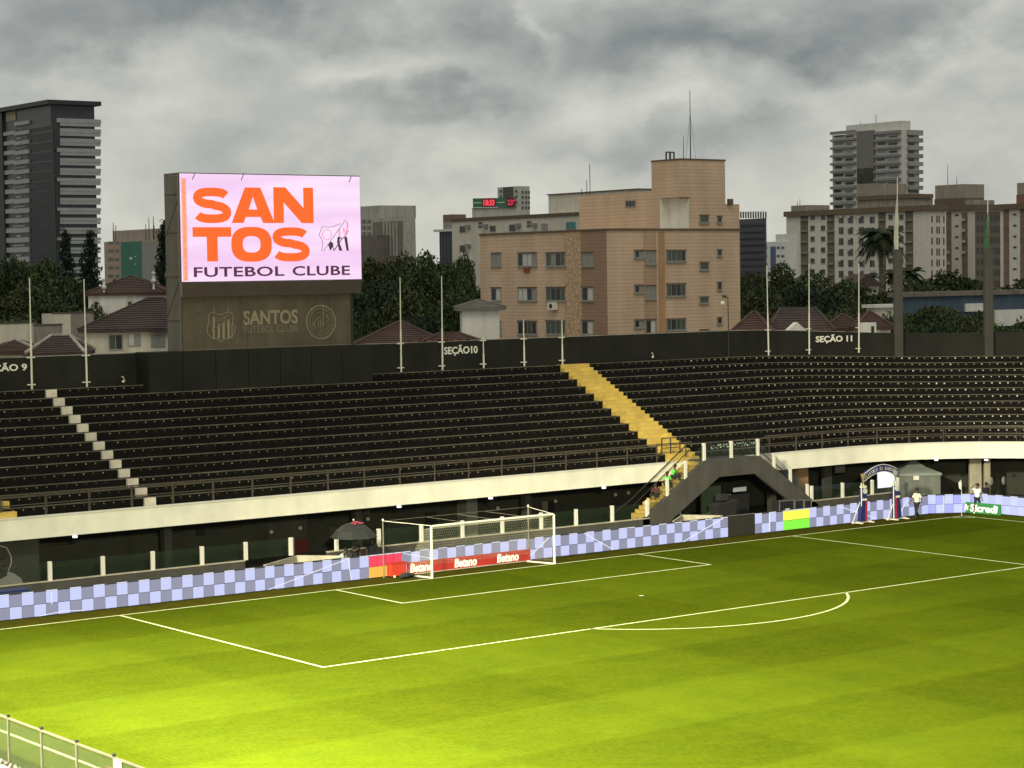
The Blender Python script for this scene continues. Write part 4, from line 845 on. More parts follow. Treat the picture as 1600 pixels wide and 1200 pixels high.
    for sd_ in ('L', 'R'): a, b = V['a'+sd_], V['t'+sd_]; m_ = a.lerp(b, .45); sh = MB(); sh.ball((0, 0, 0), .06, 8, 6, (.85, 2.3, .75)); an = math.atan2(-(b.x-a.x), (b.y-a.y)); sh.build('shoe', shoes, t, smooth=True, loc=(m_.x, m_.y, max(.045, m_.z-.01)), rot=(0, 0, an))
    return t
q = onz(1433, 811)
person((q.x, q.y, 0), rad(-85), 'person in pale yellow tee and black trousers walking beside the entrance arch', dict(kL=(.1, -.2, .52), aL=(.1, -.33, .09), tL=(.1, -.5, .07), kR=(-.1, .0, .5), aR=(-.1, .3, .12), tR=(-.1, .16, .05), eL=(.25, .1, 1.15), wL=(.26, .05, .9), eR=(-.25, -.1, 1.15), wR=(-.24, -.3, 1.0)), TEE, TROU, SHOEB)
q = onz(1527, 802.5)
person((q.x, q.y, 0), rad(-20), 'person in white tee raising a hand to the head by the green board', dict(hL=(.095, 0, .9), kL=(.17, -.03, .5), aL=(.2, .02, .09), tL=(.26, -.15, .04), kR=(-.16, -.03, .5), aR=(-.2, .02, .09), tR=(-.27, -.14, .04), eR=(-.42, -.08, 1.56), wR=(-.24, -.14, 1.70), hd=(.03, -.05, 1.67), ht=(.03, -.05, 1.745)), TEEW, TROU, SHOEW)
# crew under the umbrella
uy = 3.5; ux = ony(553, 845, uy).x
person((ux+.1, uy, 0), rad(10), 'person in dark clothes standing under the clear umbrella', dict(eR=(-.28, -.12, 1.2), wR=(-.1, -.25, 1.3)), DKC, TROU, SHOEB)
person((ux-.85, uy+.1, -.25), rad(40), 'person in pale shirt leaning low at the left under the umbrella', dict(che=(0, -.2, 1.28), nek=(0, -.3, 1.4), hb=(0, -.35, 1.46), hd=(0, -.4, 1.54), ht=(0, -.42, 1.61), sL=(.185, -.25, 1.33), sR=(-.185, -.25, 1.33), eL=(.25, -.35, 1.1), wL=(.2, -.5, 1.0), eR=(-.25, -.35, 1.1), wR=(-.2, -.5, 1.0)), GRYC, TROU, SHOEB)
person((ux+1.0, uy-.05, 0), rad(-30), 'person in black clothes at the right under the umbrella', dict(eL=(.28, -.1, 1.2), wL=(.2, -.3, 1.35)), DKC, TROU, SHOEB)
UM = thing('umbrella', 'large dark see-through umbrella with red marking beside the left of the goal', 'umbrella', (ux, uy, 0), rad(8))
UMC = mat('umbrella_cloth', (.013, .015, .012), .5, var=.3, scale=3); UMR = mat('umbrella_red_marking', (.28, .03, .05), .6); n = 8; Ru = 1.15; zu = 1.86; hu = .72
for i in range(n):
    a0, a1 = 2*PI*i/n, 2*PI*(i+1)/n; b = MB(); K = 4
    P_ = lambda r_, a: Vector((Ru*r_*math.cos(a), Ru*r_*math.sin(a), zu+hu*(1-r_**2.2)))
    for k in range(K):
        r1, r2 = k/K, (k+1)/K
        if k == 0: b.quad(P_(0, 0), P_(r2, a0), P_(r2, a1))
        else: b.quad(P_(r1, a0), P_(r2, a0), P_(r2, a1)-Vector((0, 0, 0)), P_(r1, a1))
    b.build('canopy_panel', UMR if False else UMC, UM); MB().bar(P_(0, a0), P_(.5, a0), .02).bar(P_(.5, a0), P_(1, a0), .02).build('rib', DARKM, UM)
rm = MB(); rr = random.Random(4)
for i in range(26): a = rr.uniform(3.6, 5.8); r_ = rr.uniform(.08, .4); p = P_(r_, a)+Vector((0, -.02, .03)); rm.box(p.x-.06, p.x+.06, p.y-.02, p.y+.01, p.z-.02, p.z+.03)
rm.build('red_marking', mat('umbrella_marking', (.35, .06, .09), .6), UM, kind='stuff')
MB().bar((0, 0, .9), (0, 0, zu+hu+.12), .035, k=8).build('shaft', DARKM, UM); MB().ball((0, 0, zu+hu+.12), .05, 8, 5).build('finial', GW, UM)
# stewards on the left flight
for i, (f_, shm, lb, py_) in enumerate(((.60, VEST, 'person in bright green vest standing highest on the left stair flight', 0), (.47, VEST, 'person in bright green vest lower on the left stair flight', 0), (.30, MAR, 'person in maroon lowest on the left stair flight, below the green vests', 0))):
    x = xA+(xB-xA)*f_; z = zl+(zh-zl)*(int(f_*15)+1)/15-.1; x = xA+(xB-xA)*(int(f_*15)+.5)/15
    person((x, ya+.75, z-.93), rad(30-50*i), lb, dict(kL=(.14, -.36, .93), aL=(.15, -.3, .98), tL=(.15, -.45, .96), kR=(-.14, -.36, .93), aR=(-.15, -.3, .98), tR=(-.15, -.45, .96)) if False else dict(pel=(0, .1, 1.15), bel=(0, .08, 1.25), che=(0, .03, 1.42), nek=(0, 0, 1.54), hb=(0, -.01, 1.6), hd=(0, -.03, 1.7), ht=(0, -.02, 1.77), sL=(.18, .02, 1.47), sR=(-.18, .02, 1.47), eL=(.24, -.08, 1.28), wL=(.1, -.25, 1.32), eR=(-.24, -.08, 1.28), wR=(-.1, -.25, 1.3), hL=(.1, .08, 1.12), hR=(-.1, .08, 1.12), kL=(.15, -.3, 1.2), kR=(-.15, -.3, 1.2), aL=(.14, -.28, .98), aR=(-.14, -.28, .98), tL=(.14, -.42, .95), tR=(-.14, -.42, .95)), shm, TROU, SHOEB)
# figures deep under the corner
for px, py, lb, shm, rz in ((1570, 793, 'person in orange vest and white cap standing under the terrace at the right edge', ORC, -30), (1541, 797, 'person in dark clothes half hidden behind the boards at the right', DKC, -10)):
    q = onz(px, py-12 if px == 1541 else py-22, 0); person((q.x, q.y, 0 if px == 1570 else -.55), rad(rz), lb, {}, shm, TROU, SHOEB, hair=GW if px == 1570 else HAIR)

# ================================================================== CITY
WM = {}
def win_mesh(w, h, nm):
    k = (round(w, 1), round(h, 1), nm)
    if k not in WM:
        w, h = max(k[0], .2), max(k[1], .2); t = min(.07, w*.12); b = MB(); b.box(0, w, -.06, .02, 0, t).box(0, w, -.06, .02, h-t, h).box(0, t, -.06, .02, t, h-t).box(w-t, w, -.06, .02, t, h-t)
        for i in range(1, nm): x = w*i/nm; b.box(x-t*.35, x+t*.35, -.05, .01, t, h-t)
        WM[k] = (b.mesh('window'), w, h, t)
    return WM[k]
PM = {}
def pane_mesh(w, h, m):
    k = (round(w, 2), round(h, 2), m.name)
    if k not in PM: PM[k] = MB().box(0, w, -.03, .012, 0, h).mesh('pane'); PM[k].materials.append(m)
    return PM[k]
class Bld:
    def __init__(s, name, label, cat, pc, D, pl, pr, ytop, m, m2=None, z0=0., pad=0.):
        """near corner at pixel column pc, D metres ahead; left face (towards -X) runs back to column pl, front face (towards -Y) to column pr"""
        c = atd(pc, 400, D); s.x, s.y = c.x, c.y; s.z1 = atd(pc, ytop, D).z; s.z0 = z0
        s.y1 = onx(pl, 400, s.x).y if pl is not None else s.y+12; s.x1 = ony(pr, 400, s.y).x if pr is not None else s.x+12
        s.t = thing(name, label, cat, (s.x, s.y, z0)); s.o = Vector((s.x, s.y, z0))
        s.box(s.x, s.x1, s.y, s.y1, z0, s.z1, m, 'wall')
    def box(s, x0, x1, y0, y1, z0, z1, m, name): return MB().box(x0-s.x, x1-s.x, y0-s.y, y1-s.y, z0-s.z0, z1-s.z0).build(name, m, s.t)
    def P(s, f, px, py): return onx(px, py, s.x) if f == 'L' else ony(px, py, s.y)
    def panel(s, f, px0, py0, px1, py1, m, name, th=.06, out=0.):
        a, b = s.P(f, px0, py1), s.P(f, px1, py0); z0, z1 = min(a.z, b.z), max(a.z, b.z)
        if f == 'L': return s.box(s.x-th-out, s.x-.004, min(a.y, b.y), max(a.y, b.y), z0, z1, m, name)
        return s.box(min(a.x, b.x), max(a.x, b.x), s.y-th-out, s.y-.004, z0, z1, m, name)
    def win(s, f, px0, py0, px1, py1, n=2, panes=(0, 0), xoff=0., sill=False):
        a, b = s.P(f, px0, py1), s.P(f, px1, py0)
        w = abs(b.y-a.y) if f == 'L' else abs(b.x-a.x); c = s.P(f, (px0+px1)/2, py1); c2 = s.P(f, (px0+px1)/2, py0); h = c2.z-c.z
        me, w2, h2, t = win_mesh(w, h, n)
        loc = Vector((s.x-.01, max(a.y, b.y), c.z)) if f == 'L' else Vector((min(a.x, b.x), s.y-.01, c.z)); rz = -PI/2 if f == 'L' else 0
        o = place(me, 'window', FRAME, s.t, loc=loc-s.o, rot=(0, 0, rz))
        for i in range(len(panes)):
            ww = (w2-2*t)/len(panes); place(pane_mesh(ww-.01, h2-2*t, PANES[panes[i]] if isinstance(panes[i], int) else panes[i]), 'pane', None, o, loc=(t+ww*i+.005, 0, t))
        if sill: MB().box(-.05, w2+.05, -.14, .0, -.09, -.005).build('sill', FRAME, o); MB().box(-.02, w2+.02, -.13, .0, h2+.003, h2+.08).build('lintel_shadow', RIM, o)  # dark bar added above the window to stand for its lintel shadow
        return o
R = random.Random(11); RIM = mat('roof_rim', (.1, .07, .045), .8)
def rp(n): return tuple(R.choice((0, 0, 1, 2, 3)) for _ in range(n))
# ---- peach apartment building
TILE = tile_mat('peach_facade_tiles', (.52, .375, .255), (.49, .35, .235), (.39, .27, .18), 4.2, .29, .022, dirt=.2)
TILEB = tile_mat('brown_facade_tiles', (.27, .165, .105), (.255, .155, .098), (.2, .115, .07), 4.2, .29, .022, dirt=.12)
STONE = stone_mat('crazy_stone_cladding', (.46, .32, .2), (.27, .17, .1), 2.6)
pb = Bld('apartment_building', 'peach tiled apartment building with stepped roof, tower and white corner niche behind the terrace wall', 'building', 948, 172, 750, 1156, 358, TILE)
RIM = mat('roof_rim', (.1, .07, .045), .8)
for f, a, b_ in (('L', 750, 947), ('F', 948, 1077)): pass
pb.box(pb.x-.12, pb.x1, pb.y-.12, pb.y-.005, pb.z1-.1, pb.z1+.06, RIM, 'roof_edge'); pb.box(pb.x-.12, pb.x-.005, pb.y+.0, pb.y1, pb.z1-.1, pb.z1+.06, RIM, 'roof_edge')
pb.panel('L', 908, 359.5, 947.6, 560, TILEB, 'brown_wall_panel', .03); pb.panel('L', 885, 359.8, 907.8, 560, STONE, 'stone_strip', .05)
pb.panel('F', 1030.5, 362, 1038, 560, mat('ochre_stripe_paint', (.36, .21, .1), .8, var=.15, dirt=.2), 'ochre_stripe', .02)
pb.panel('F', 1007.5, 362, 1025, 560, tile_mat('peach_tiles_painted_shade', (.4, .27, .17), (.38, .255, .16), (.3, .19, .12), 4.2, .29, .022), 'window_bay', .015)  # shade of the recessed window column put into darker tile colours
Xc = ony(1063, 300, pb.y).x; xn = ony(1077, 330, pb.y).x; yn = onx(1031, 330, Xc).y; yT = onx(1018, 280, Xc).y; yP = onx(905, 320, Xc).y
z358 = pb.z1+.02; zN = ony(1070, 308, pb.y).z; zT = ony(1063, 248.5, pb.y).z; zP = onx(1000, 300, Xc).z; xT = ony(1133, 280, pb.y).x; zR = ony(1140, 319, pb.y).z
pb.box(xn, xT, pb.y, yT, z358, zN, TILE, 'upper_wall'); pb.box(Xc, xT-4, yn, yP, z358, min(zP, zN), TILE, 'penthouse_wall') ; pb.box(Xc, xT, pb.y, yT, zN+.003, zT, TILE, 'tower_wall')
pb.box(xT+.003, pb.x1, pb.y, yT, z358, zR, TILE, 'annex_wall')
if zP > zN: pb.box(Xc, xT-4, yT+.003, yP, zN+.003, zP, TILE, 'penthouse_wall')
NW = mat('white_niche_plaster', (.66, .65, .58), .8, var=.08, dirt=.2)
pb.box(xn-.06, xn-.004, pb.y+.02, yn-.01, z358, zN-.01, NW, 'niche_wall'); pb.box(Xc+.02, xn-.07, yn-.06, yn-.004, z358, zN-.01, NW, 'niche_wall'); pb.box(Xc, Xc+.12, pb.y, pb.y+.12, z358, z358+.9, NW, 'niche_post')
pb.box(Xc-.06, xT+.06, pb.y-.06, pb.y-.004, zT-.06, zT+.06, RIM, 'tower_edge'); pb.box(Xc-.06, Xc-.004, pb.y, yT, zT-.06, zT+.06, RIM, 'tower_edge'); pb.box(Xc, xn, pb.y-.03, pb.y-.004, zN-.1, zN, RIM, 'niche_lintel')
L1 = ((768.3, 783.7, 2), (810, 838.7, 4), (854, 884, 4), (910, 928.3, 2)); RY = ((395.5, 416), (449, 470), (501.7, 522.5))
st = [[(1, 1), (0, 2, 2, 1), (3, 1, 0, 3), (1, 1)], [(0, 2), (2, 2, 0, 1), (3, 0, 0, 3), (0, 2)], [(1, 1), (0, 0, 3, 0), (3, 3, 3, 3), (0, 2)]]
for r_, (y0, y1) in enumerate(RY):
    for c_, (x0, x1, n) in enumerate(L1): pb.win('L', x0, y0, x1, y1, n, st[r_][c_], sill=True)
for y0, y1 in ((392, 403), (446, 457.5), (500, 512)): pb.win('F', 991, y0, 1006, y1, 2, (0, 1), sill=True)
for (y0, y1), pn in zip(((392, 413), (446, 467.5), (499.7, 521)), ((1, 1), (1, 1), (0, 2))): pb.win('F', 1008.5, y0, 1024, y1, 2, pn, sill=True)
for (y0, y1), pn in zip(((391, 408.7), (444.7, 463), (498, 516)), ((3, 3, 3, 0), (3, 0, 0, 3), (3, 0, 3, 3))): pb.win('F', 1041, y0, 1071, y1, 4, pn, sill=True)
for y0, y1 in ((337, 348), (411, 421.7), (463.7, 474), (516, 527)): pb.win('F', 1093, y0, 1107.5, y1, 1, (3,), sill=True)
for y0, y1 in ((338, 348), (390, 400), (442.5, 453), (496, 506)): pb.win('F', 1120.5, y0, 1127.5, y1, 1, (0,), sill=True)
xx = pb.x; pb.x = Xc; ow = pb.o.copy(); 
o = pb.win('L', 978, 313.5, 993, 324, 3, (0, 0)); pb.x = xx
pb.panel('L', 819.7, 418, 827.7, 426, mat('rusty_vent', (.2, .04, .02), .7), 'vent_grille', .12)
a = pb.P('L', 866, 484); pb.box(pb.x-.45, pb.x-.06, a.y-.55, a.y+.35, a.z, a.z+.62, GW, 'air_conditioner'); MB().bar((-.47, a.y-.1-pb.y, a.z+.31), (-.452, a.y-.1-pb.y, a.z+.31), .42, k=14).build('fan', DARKM, pb.t)
for px, y0, w_ in ((1079, 141, .10), (1068, 213, .07)): p = ony(px, 247, pb.y+2); q = ony(px, y0, pb.y+2); MB().bar((p.x-pb.x, 2, zT), (p.x-pb.x, 2, q.z), w_, w_*.5, k=6).build('antenna', DARKM, pb.t)
for dx in (-.55, .6): p = ony(1079, 247, pb.y+2); MB().bar((p.x-pb.x, 2, zT+4), (p.x-pb.x+dx, 2, zT), .014, k=4).build('guy_wire', DARKM, pb.t)
p = ony(1041, 250, pb.y+4); q = ony(1053, 238, pb.y+4); MB().bar((p.x-pb.x, 4, zT), (p.x-pb.x, 4, q.z), .1).bar((q.x-pb.x, 4, zT), (q.x-pb.x, 4, q.z), .1).bar((p.x-pb.x, 4, q.z), (q.x-pb.x, 4, q.z), .1).bar(((p.x+q.x)/2-pb.x, 4, zT), ((p.x+q.x)/2-pb.x, 4, q.z), .12).build('roof_ladder', DARKM, pb.t)
pb.panel('F', 1136, 311, 1142, 320, RIM, 'chimney', .3)
# ---- white block behind it
WB = mat('off_white_render', (.52, .49, .4), .85, var=.08, dirt=.18)
wb = Bld('apartment_building', 'off-white block with small windows and air conditioners behind the peach building', 'building', 1010, 285, 707, 1060, 327, WB)
wb.box(wb.x-.2, wb.x-.005, wb.y, wb.y1, wb.z1-.35, wb.z1+.1, RIM, 'roof_edge')
yq = onx(857, 320, wb.x+2).y; wb.box(wb.x+2, wb.x+14, wb.y+4, yq, wb.z1, onx(857, 305, wb.x+2).z, WB, 'roof_house'); wb.box(wb.x+1.8, wb.x+14.2, wb.y+3.8, yq+.2, onx(857, 305, wb.x+2).z+.003, onx(857, 303.4, wb.x+2).z, RIM, 'roof_edge')
for x0, x1, y0, y1 in ((718.5, 727.3, 353, 363.6), (718.8, 728, 383, 393.5), (719.5, 728, 413, 423), (766, 775, 352, 362), (796, 806, 351, 361.5), (846.5, 856, 349.6, 359.4), (747.5, 753.5, 347, 351), (747.5, 753.5, 352, 356.5), (823.5, 830, 345.4, 349.5), (823.5, 830, 350.5, 355)): wb.win('L', x0, y0, x1, y1, 1, (0 if x0 != 846.5 else 1,))
wb.win('L', 885, 346.6, 899.4, 358, 2, (mat('teal_shutter', (.03, .2, .17), .5),)*2)
for px, py in ((732.5, 354), (760, 353), (811, 352), (836.5, 351.5), (733, 384), (733, 413)): a = wb.P('L', px, py+2); wb.box(wb.x-.5, wb.x-.006, a.y-.45, a.y+.45, a.z-.1, a.z+.45, mat('grey_ac_case', (.2, .19, .16), .6), 'air_conditioner')
for px, y0 in ((922, 256), (917, 282), (909, 295)): p = onx(px, 303, wb.x+2); MB().bar((2, p.y-wb.y, wb.z1), (2, p.y-wb.y, onx(px, y0, wb.x+2).z), .1, k=5).build('antenna', DARKM, wb.t)
db = Bld('office_wing', 'slate blue glazed wing at the left end of the off-white block', 'building', 706.5, 400, 687, 730, 361.5, mat('slate_glass', (.055, .07, .095), .3, var=.2, scale=.5))
db.box(db.x-.5, db.x1, db.y-.5, db.y1+1.2, db.z1+.01, db.z1+.45, mat('pale_slab', (.5, .5, .45)), 'roof_slab'); db.box(db.x+.2, db.x1, db.y+.2, db.y1-1, db.z1+.46, atd(700, 347, 400).z, mat('grey_rail_wall', (.2, .22, .21)), 'upper_wall'); db.box(db.x+.2, db.x1, db.y+.2, db.y1-1, atd(700, 347, 400).z+.01, atd(700, 335, 400).z, mat('brown_wall', (.16, .1, .07)), 'upper_wall')
for i in range(4): db.panel('L', 688+i*4.8, 362, 688.4+i*4.8, 430, DARKM, 'mullion', .05)
for i in range(5): db.panel('L', 687.4, 368+i*9, 706, 368.8+i*9, DARKM, 'transom', .05)
# ---- tower with the lit clock sign
tb = Bld('tower_block', 'small grey tower block rising behind the red lit sign', 'building', 811, 470, 779, 829, 291, mat('pale_grey_render', (.4, .4, .36), .85, var=.12, dirt=.2))
tb.panel('L', 787, 291.5, 802, 330, mat('dark_recess', (.07, .07, .065)), 'dark_bay', .1)
for i in range(4):
    for x0 in (781, 805): tb.win('L', x0, 297+i*8.5, x0+3.6, 301+i*8.5, 1, (0,))
    for x0 in (815, 820.5, 825): tb.win('F', x0, 298+i*8, x0+3, 303+i*8, 1, (0,))
sgD = 440; p0_, p1_ = atd(739, 324, sgD), atd(806, 323, sgD); rzs = math.atan2(p1_.y-p0_.y, p1_.x-p0_.x); Ls = (p1_-p0_).to_2d().length if hasattr(p1_-p0_, 'to_2d') else 9
sg = thing('rooftop_sign', 'green rooftop sign with glowing red digits above the off-white block', 'sign', (p0_.x, p0_.y, 0), rzs); zb_, zt_ = p0_.z, atd(739, 310, sgD).z
MB().box(0, Ls, 0, .4, zb_, zt_).build('panel', mat('green_sign_panel', (.02, .12, .06), .6), sg)
for f0, f1, tx, e in ((.22, .53, '18:33', 1.2), (.79, 1., '23°', .75)):
    x0, x1 = Ls*f0, Ls*f1; MB().box(x0, x1, -.05, -.004, zb_+.05, zt_-.0).build('digit_panel', mat('digit_panel', (.09, .004, .006), .6), sg)
    text(tx, (x1-x0)*.84, (zt_-zb_)*.68, (x0+(x1-x0)*.08, -.07, zb_+(zt_-zb_)*.16), mat('lit_red_digits', (1., .06, .09), emit=1.1) if e > 1 else mat('lit_dim_red_digits', (.6, .02, .06), emit=1.), sg, name='digits', bold=.05)
text('Banco', Ls*.13, .5, (Ls*.61, -.03, zb_+.7), GREYD, sg, name='sign_lettering') if False else None
for f0, f1 in ((.02, .2), (.57, .74)): MB().box(Ls*f0, Ls*f1, -.03, -.003, zb_+.85, zb_+1.0).build('sign_stroke', GW, sg)
MB().box(-.2, Ls*1.1, .5, 6, zb_-8, zb_-.05).build('plinth', mat('pale_grey_render', ()), sg)
# ---- left glass tower
GT = mat('tower_glass', (.03, .037, .042), .35, var=.3, scale=.2); PALE = mat('pale_spandrel', (.3, .305, .3), .6, var=.12, scale=.3); GT2 = mat('tower_dark_core', (.012, .016, .018), .4, var=.6, scale=.1, spec=.25)
gt = Bld('office_tower', 'dark glass office tower with pale horizontal bands at the far left', 'building', 85, 800, 4, 153, 164, GT)
for i in range(17):
    y = 186+i*15.35
    gt.panel('F', 93 if i % 3 else 88, y+1, 156.5, y+5.4, PALE, 'floor_band', .7); gt.panel('F', 93, y+6, 156, y+10.6, PALE, 'floor_band', .6)
    y = 188+i*15.2; gt.panel('L', 25, y, 47.5, y+9, PALE, 'floor_band', .8); 
    if i: gt.panel('L', 6.5, y+1, 24.6, y+9.5, PALE, 'floor_band', .5)
    if i: gt.panel('L', 22 if i % 2 else 26.8, y-3.5, 40 if i % 2 else 34, y-.4, PALE, 'floor_band', .4)
gt.panel('L', 48.5, 196, 84, 420, GT2, 'glass_core', .25); gt.panel('L', 2.9, 170, 6, 420, DARKM, 'edge_fin', 1.); 
for i in range(15): y = 206+i*15.3; gt.panel('L', 49, y, 83.5, y+2.2, mat('core_floor_line', (.06, .066, .066), .5), 'core_floor', .35)
gt.box(gt.x-2, gt.x1+2, gt.y-2, gt.y1+1.5, gt.z1+.01, gt.z1+1.6, DARKM, 'roof_slab'); gt.panel('L', 11, 174, 25, 190, mat('mottled_tan_panel', (.3, .24, .15), .6, var=.4, scale=.4), 'upper_window', .3)  # upper panel is plain mottled tan, without emission
# ---- building with green panel
BG = mat('beige_render', (.3, .26, .2), .85, var=.12, dirt=.2)
gb = Bld('office_building', 'beige building with tall green panel and rows of windows left of the scoreboard', 'building', 300, 400, 163, 330, 371.5, BG)
gb.panel('L', 191, 377, 221.5, 440, mat('green_cladding', (.025, .13, .085), .6, var=.12, scale=.3), 'green_panel', .15); gb.panel('L', 222, 377, 262, 440, mat('grey_cladding', (.23, .225, .2), .7, var=.1), 'grey_panel', .1)
for px, py in ((204, 402), (212, 400), (212, 412)): gb.panel('L', px, py, px+3.5 if px == 204 else px+1.5, py+3.5 if px == 204 else py+1.5, GW, 'panel_mark', .2)
for r_ in range(5):
    for x0, x1 in ((169.5, 177.5), (180.5, 186.5)): gb.win('L', x0, 377+r_*13, x1, 382+r_*13, 2, (0, 0)); gb.panel('L', x0, 382.5+r_*13, x1, 389+r_*13, mat('pink_spandrel', (.36, .24, .17), .8), 'spandrel', .05)
gb.box(gb.x+1, gb.x+12, gb.y+10, onx(176, 366, gb.x+1).y, gb.z1, onx(176, 361, gb.x+1).z, BG, 'roof_house')
for px, y0 in ((177, 348), (181, 352), (228, 350), (233, 340), (240, 338), (241, 352)):
    p = onx(px, 362, gb.x+1); MB().bar((1, p.y-gb.y, gb.z1), (1, p.y-gb.y, onx(px, y0, gb.x+1).z), .25, .12, k=5).build('antenna', DARKM, gb.t)
fa = Bld('tower_block', 'sliver of a far grey block at the left edge of the view', 'building', 3, 900, -20, 9, 372, mat('far_grey', (.3, .32, .32)))
# ---- grey building right of the scoreboard
GB_ = mat('grey_concrete_facade', (.36, .35, .32), .85, var=.15, dirt=.35)
cb = Bld('apartment_building', 'weathered grey concrete building rising behind the trees right of the scoreboard', 'building', 633.5, 430, 520, 650, 338, GB_)
cb.panel('L', 585, 345, 629, 470, mat('brown_grey_facade', (.17, .15, .125), .85, var=.25, dirt=.35), 'recessed_bay', .1); cb.panel('L', 553, 367, 609, 470, mat('stained_facade', (.14, .12, .105), .85, var=.3, dirt=.35), 'lower_block', 3.)
cb.box(cb.x+1, cb.x+10, onx(593, 330, cb.x+1).y, onx(530, 330, cb.x+1).y, cb.z1, onx(575, 322, cb.x+1).z, GB_, 'roof_house')
for r_ in range(5):
    for x0 in (565, 573): cb.win('L', x0, 344+r_*9.5, x0+6, 349+r_*9.5, 2, (1, 0))
    cb.win('L', 617, 352+r_*13, 621, 358+r_*13, 1, (0,)); cb.panel('L', 601+r_*5, 347, 601.6+r_*5, 400, GB_, 'pilaster', .3)
cb.win('L', 594, 377, 603, 386, 2, (0, 1)); cb.panel('F', 634, 383, 641, 430, GB_, 'side_wing', 2)
# ---- dark open-topped block right of the peach building
dk = Bld('tower_block', 'dark grey block with open frame top right of the peach building', 'building', 1240, 480, 1130, 1262, 334, mat('dark_grey_facade', (.085, .085, .095), .8, var=.15))
dk.x1 = dk.x
DKF = mat('dark_grey_facade', ())
for o in [c for c in dk.t.children if c.name.startswith('wall')]: bpy.data.objects.remove(o)
dk = None
for o in list(bpy.data.objects):
    if o.name.startswith('tower_block') and o.get('label', '').startswith('dark grey block'): bpy.data.objects.remove(o)
dk = Bld('tower_block', 'dark grey block with open frame top right of the peach building', 'building', 1196.5, 470, 1120, 1198, 341, DKF)
for i in range(12): px = 1154+i*3.9; dk.panel('L', px, 331, px+.9, 341, DKF, 'frame_post', .3)
dk.panel('L', 1150, 329.5, 1196.5, 332, DKF, 'frame_beam', .3)
for r_ in range(9):
    y = 347+r_*10.5; dk.panel('L', 1157, y, 1196, y+4, mat('grey_blue_window_band', (.045, .05, .062), .3, var=.4, scale=.4), 'window_band', .1); dk.panel('L', 1157, y+4.2, 1196.2, y+5.4, mat('band_edge', (.13, .13, .14)), 'floor_edge', .4)
# ---- low white building
lw = Bld('apartment_building', 'low white building with balconies between the dark block and the long cream block', 'building', 1232, 520, 1185, 1245, 377, mat('white_render', (.6, .6, .57), .8, var=.06, dirt=.15))
lw.box(lw.x+.5, lw.x1, lw.y, onx(1212, 380, lw.x+.5).y, lw.z1, onx(1220, 366, lw.x+.5).z, mat('white_render', ()), 'upper_wall')
for r_ in range(3):
    for x0 in (1186, 1194.5, 1214, 1221): lw.win('L', x0, 385+r_*13, x0+4.5, 389+r_*13, 2, (0, 3))
lw.panel('L', 1205, 385, 1212, 430, mat('blue_bay', (.06, .09, .16), .5), 'blue_bay', .2)
# ---- long cream block, its three volumes
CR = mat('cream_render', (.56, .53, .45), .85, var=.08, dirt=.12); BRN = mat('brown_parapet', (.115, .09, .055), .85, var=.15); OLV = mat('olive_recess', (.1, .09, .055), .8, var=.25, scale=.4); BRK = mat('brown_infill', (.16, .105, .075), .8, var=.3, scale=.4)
def cream(label, pc, D, pl, pr, yt):
    b = Bld('apartment_building', label, 'building', pc, D, pl, pr, yt, CR); b.box(b.x-.7, b.x1+.3, b.y-.7, b.y1+.3, b.z1+.01, b.z1+1.35, BRN, 'parapet'); return b
rows = [336+i*17.05 for i in range(8)]
ca = cream('long cream apartment block with brown parapet behind the palm tree', 1453, 520, 1229, 1478, 329)
for x0, x1 in ((1252, 1262.5), (1293.5, 1303.5), (1373.5, 1383.7), (1415.5, 1426.6)):
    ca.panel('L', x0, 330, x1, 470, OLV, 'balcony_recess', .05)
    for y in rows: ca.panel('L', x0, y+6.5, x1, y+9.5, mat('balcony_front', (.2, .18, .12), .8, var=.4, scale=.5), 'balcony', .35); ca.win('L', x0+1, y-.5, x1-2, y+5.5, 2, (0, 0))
for x0 in (1266.6, 1283, 1388.4, 1405.2):
    for y in rows: ca.win('L', x0, y, x0+6.6, y+6.8, 2, (0, 0), sill=True)
for x0 in (1310.5, 1325.4, 1342, 1359):
    ca.panel('L', x0, 331, x0+8, 470, mat('bay_infill', (.5, .48, .42), .85, var=.1), 'window_bay', .03)
    for y in rows:
        k = R.random(); o = ca.win('L', x0+.2, y+2, x0+7.8, y+13, 2, (3, 0) if k < .5 else (0, 3))
        if R.random() < .6: a = ca.P('L', x0+R.choice((2, 5)), y+1); ca.box(ca.x-.6, ca.x-.1, a.y-.42, a.y+.42, a.z-.6, a.z-.05, mat('grey_ac_case_pale', (.42, .41, .37), .6), 'air_conditioner')
for x0 in (1455, 1462.8, 1466.2, 1473.5):
    for y in rows: ca.win('F', x0, y+1, x0+2.2, y+12, 1, (0,))
TK = mat('tank_render', (.27, .24, .19), .85, var=.12, dirt=.35)
def tank(b, px0, px1, y0, y1, m, nm, dx): q0 = onx(px0, y0, b.x+dx); q1 = onx(px1, y0, b.x+dx); b.box(b.x+dx, b.x+dx+8, q1.y, q0.y, onx(px0, y1, b.x+dx).z if y1 else b.z1, q0.z, m, nm)
tank(ca, 1338, 1382, 289, 307, TK, 'water_tank', 4); tank(ca, 1338, 1424, 307.2, 313.4, BRN, 'tank_band', 3.5); tank(ca, 1339, 1423, 313.6, 332, TK, 'tank_base', 4); tank(ca, 1236, 1262, 321.5, 334, TK, 'roof_house', 4)
cc = cream('second cream block with dark side wing right of the long one', 1523, 540, 1478.5, 1563, 328)
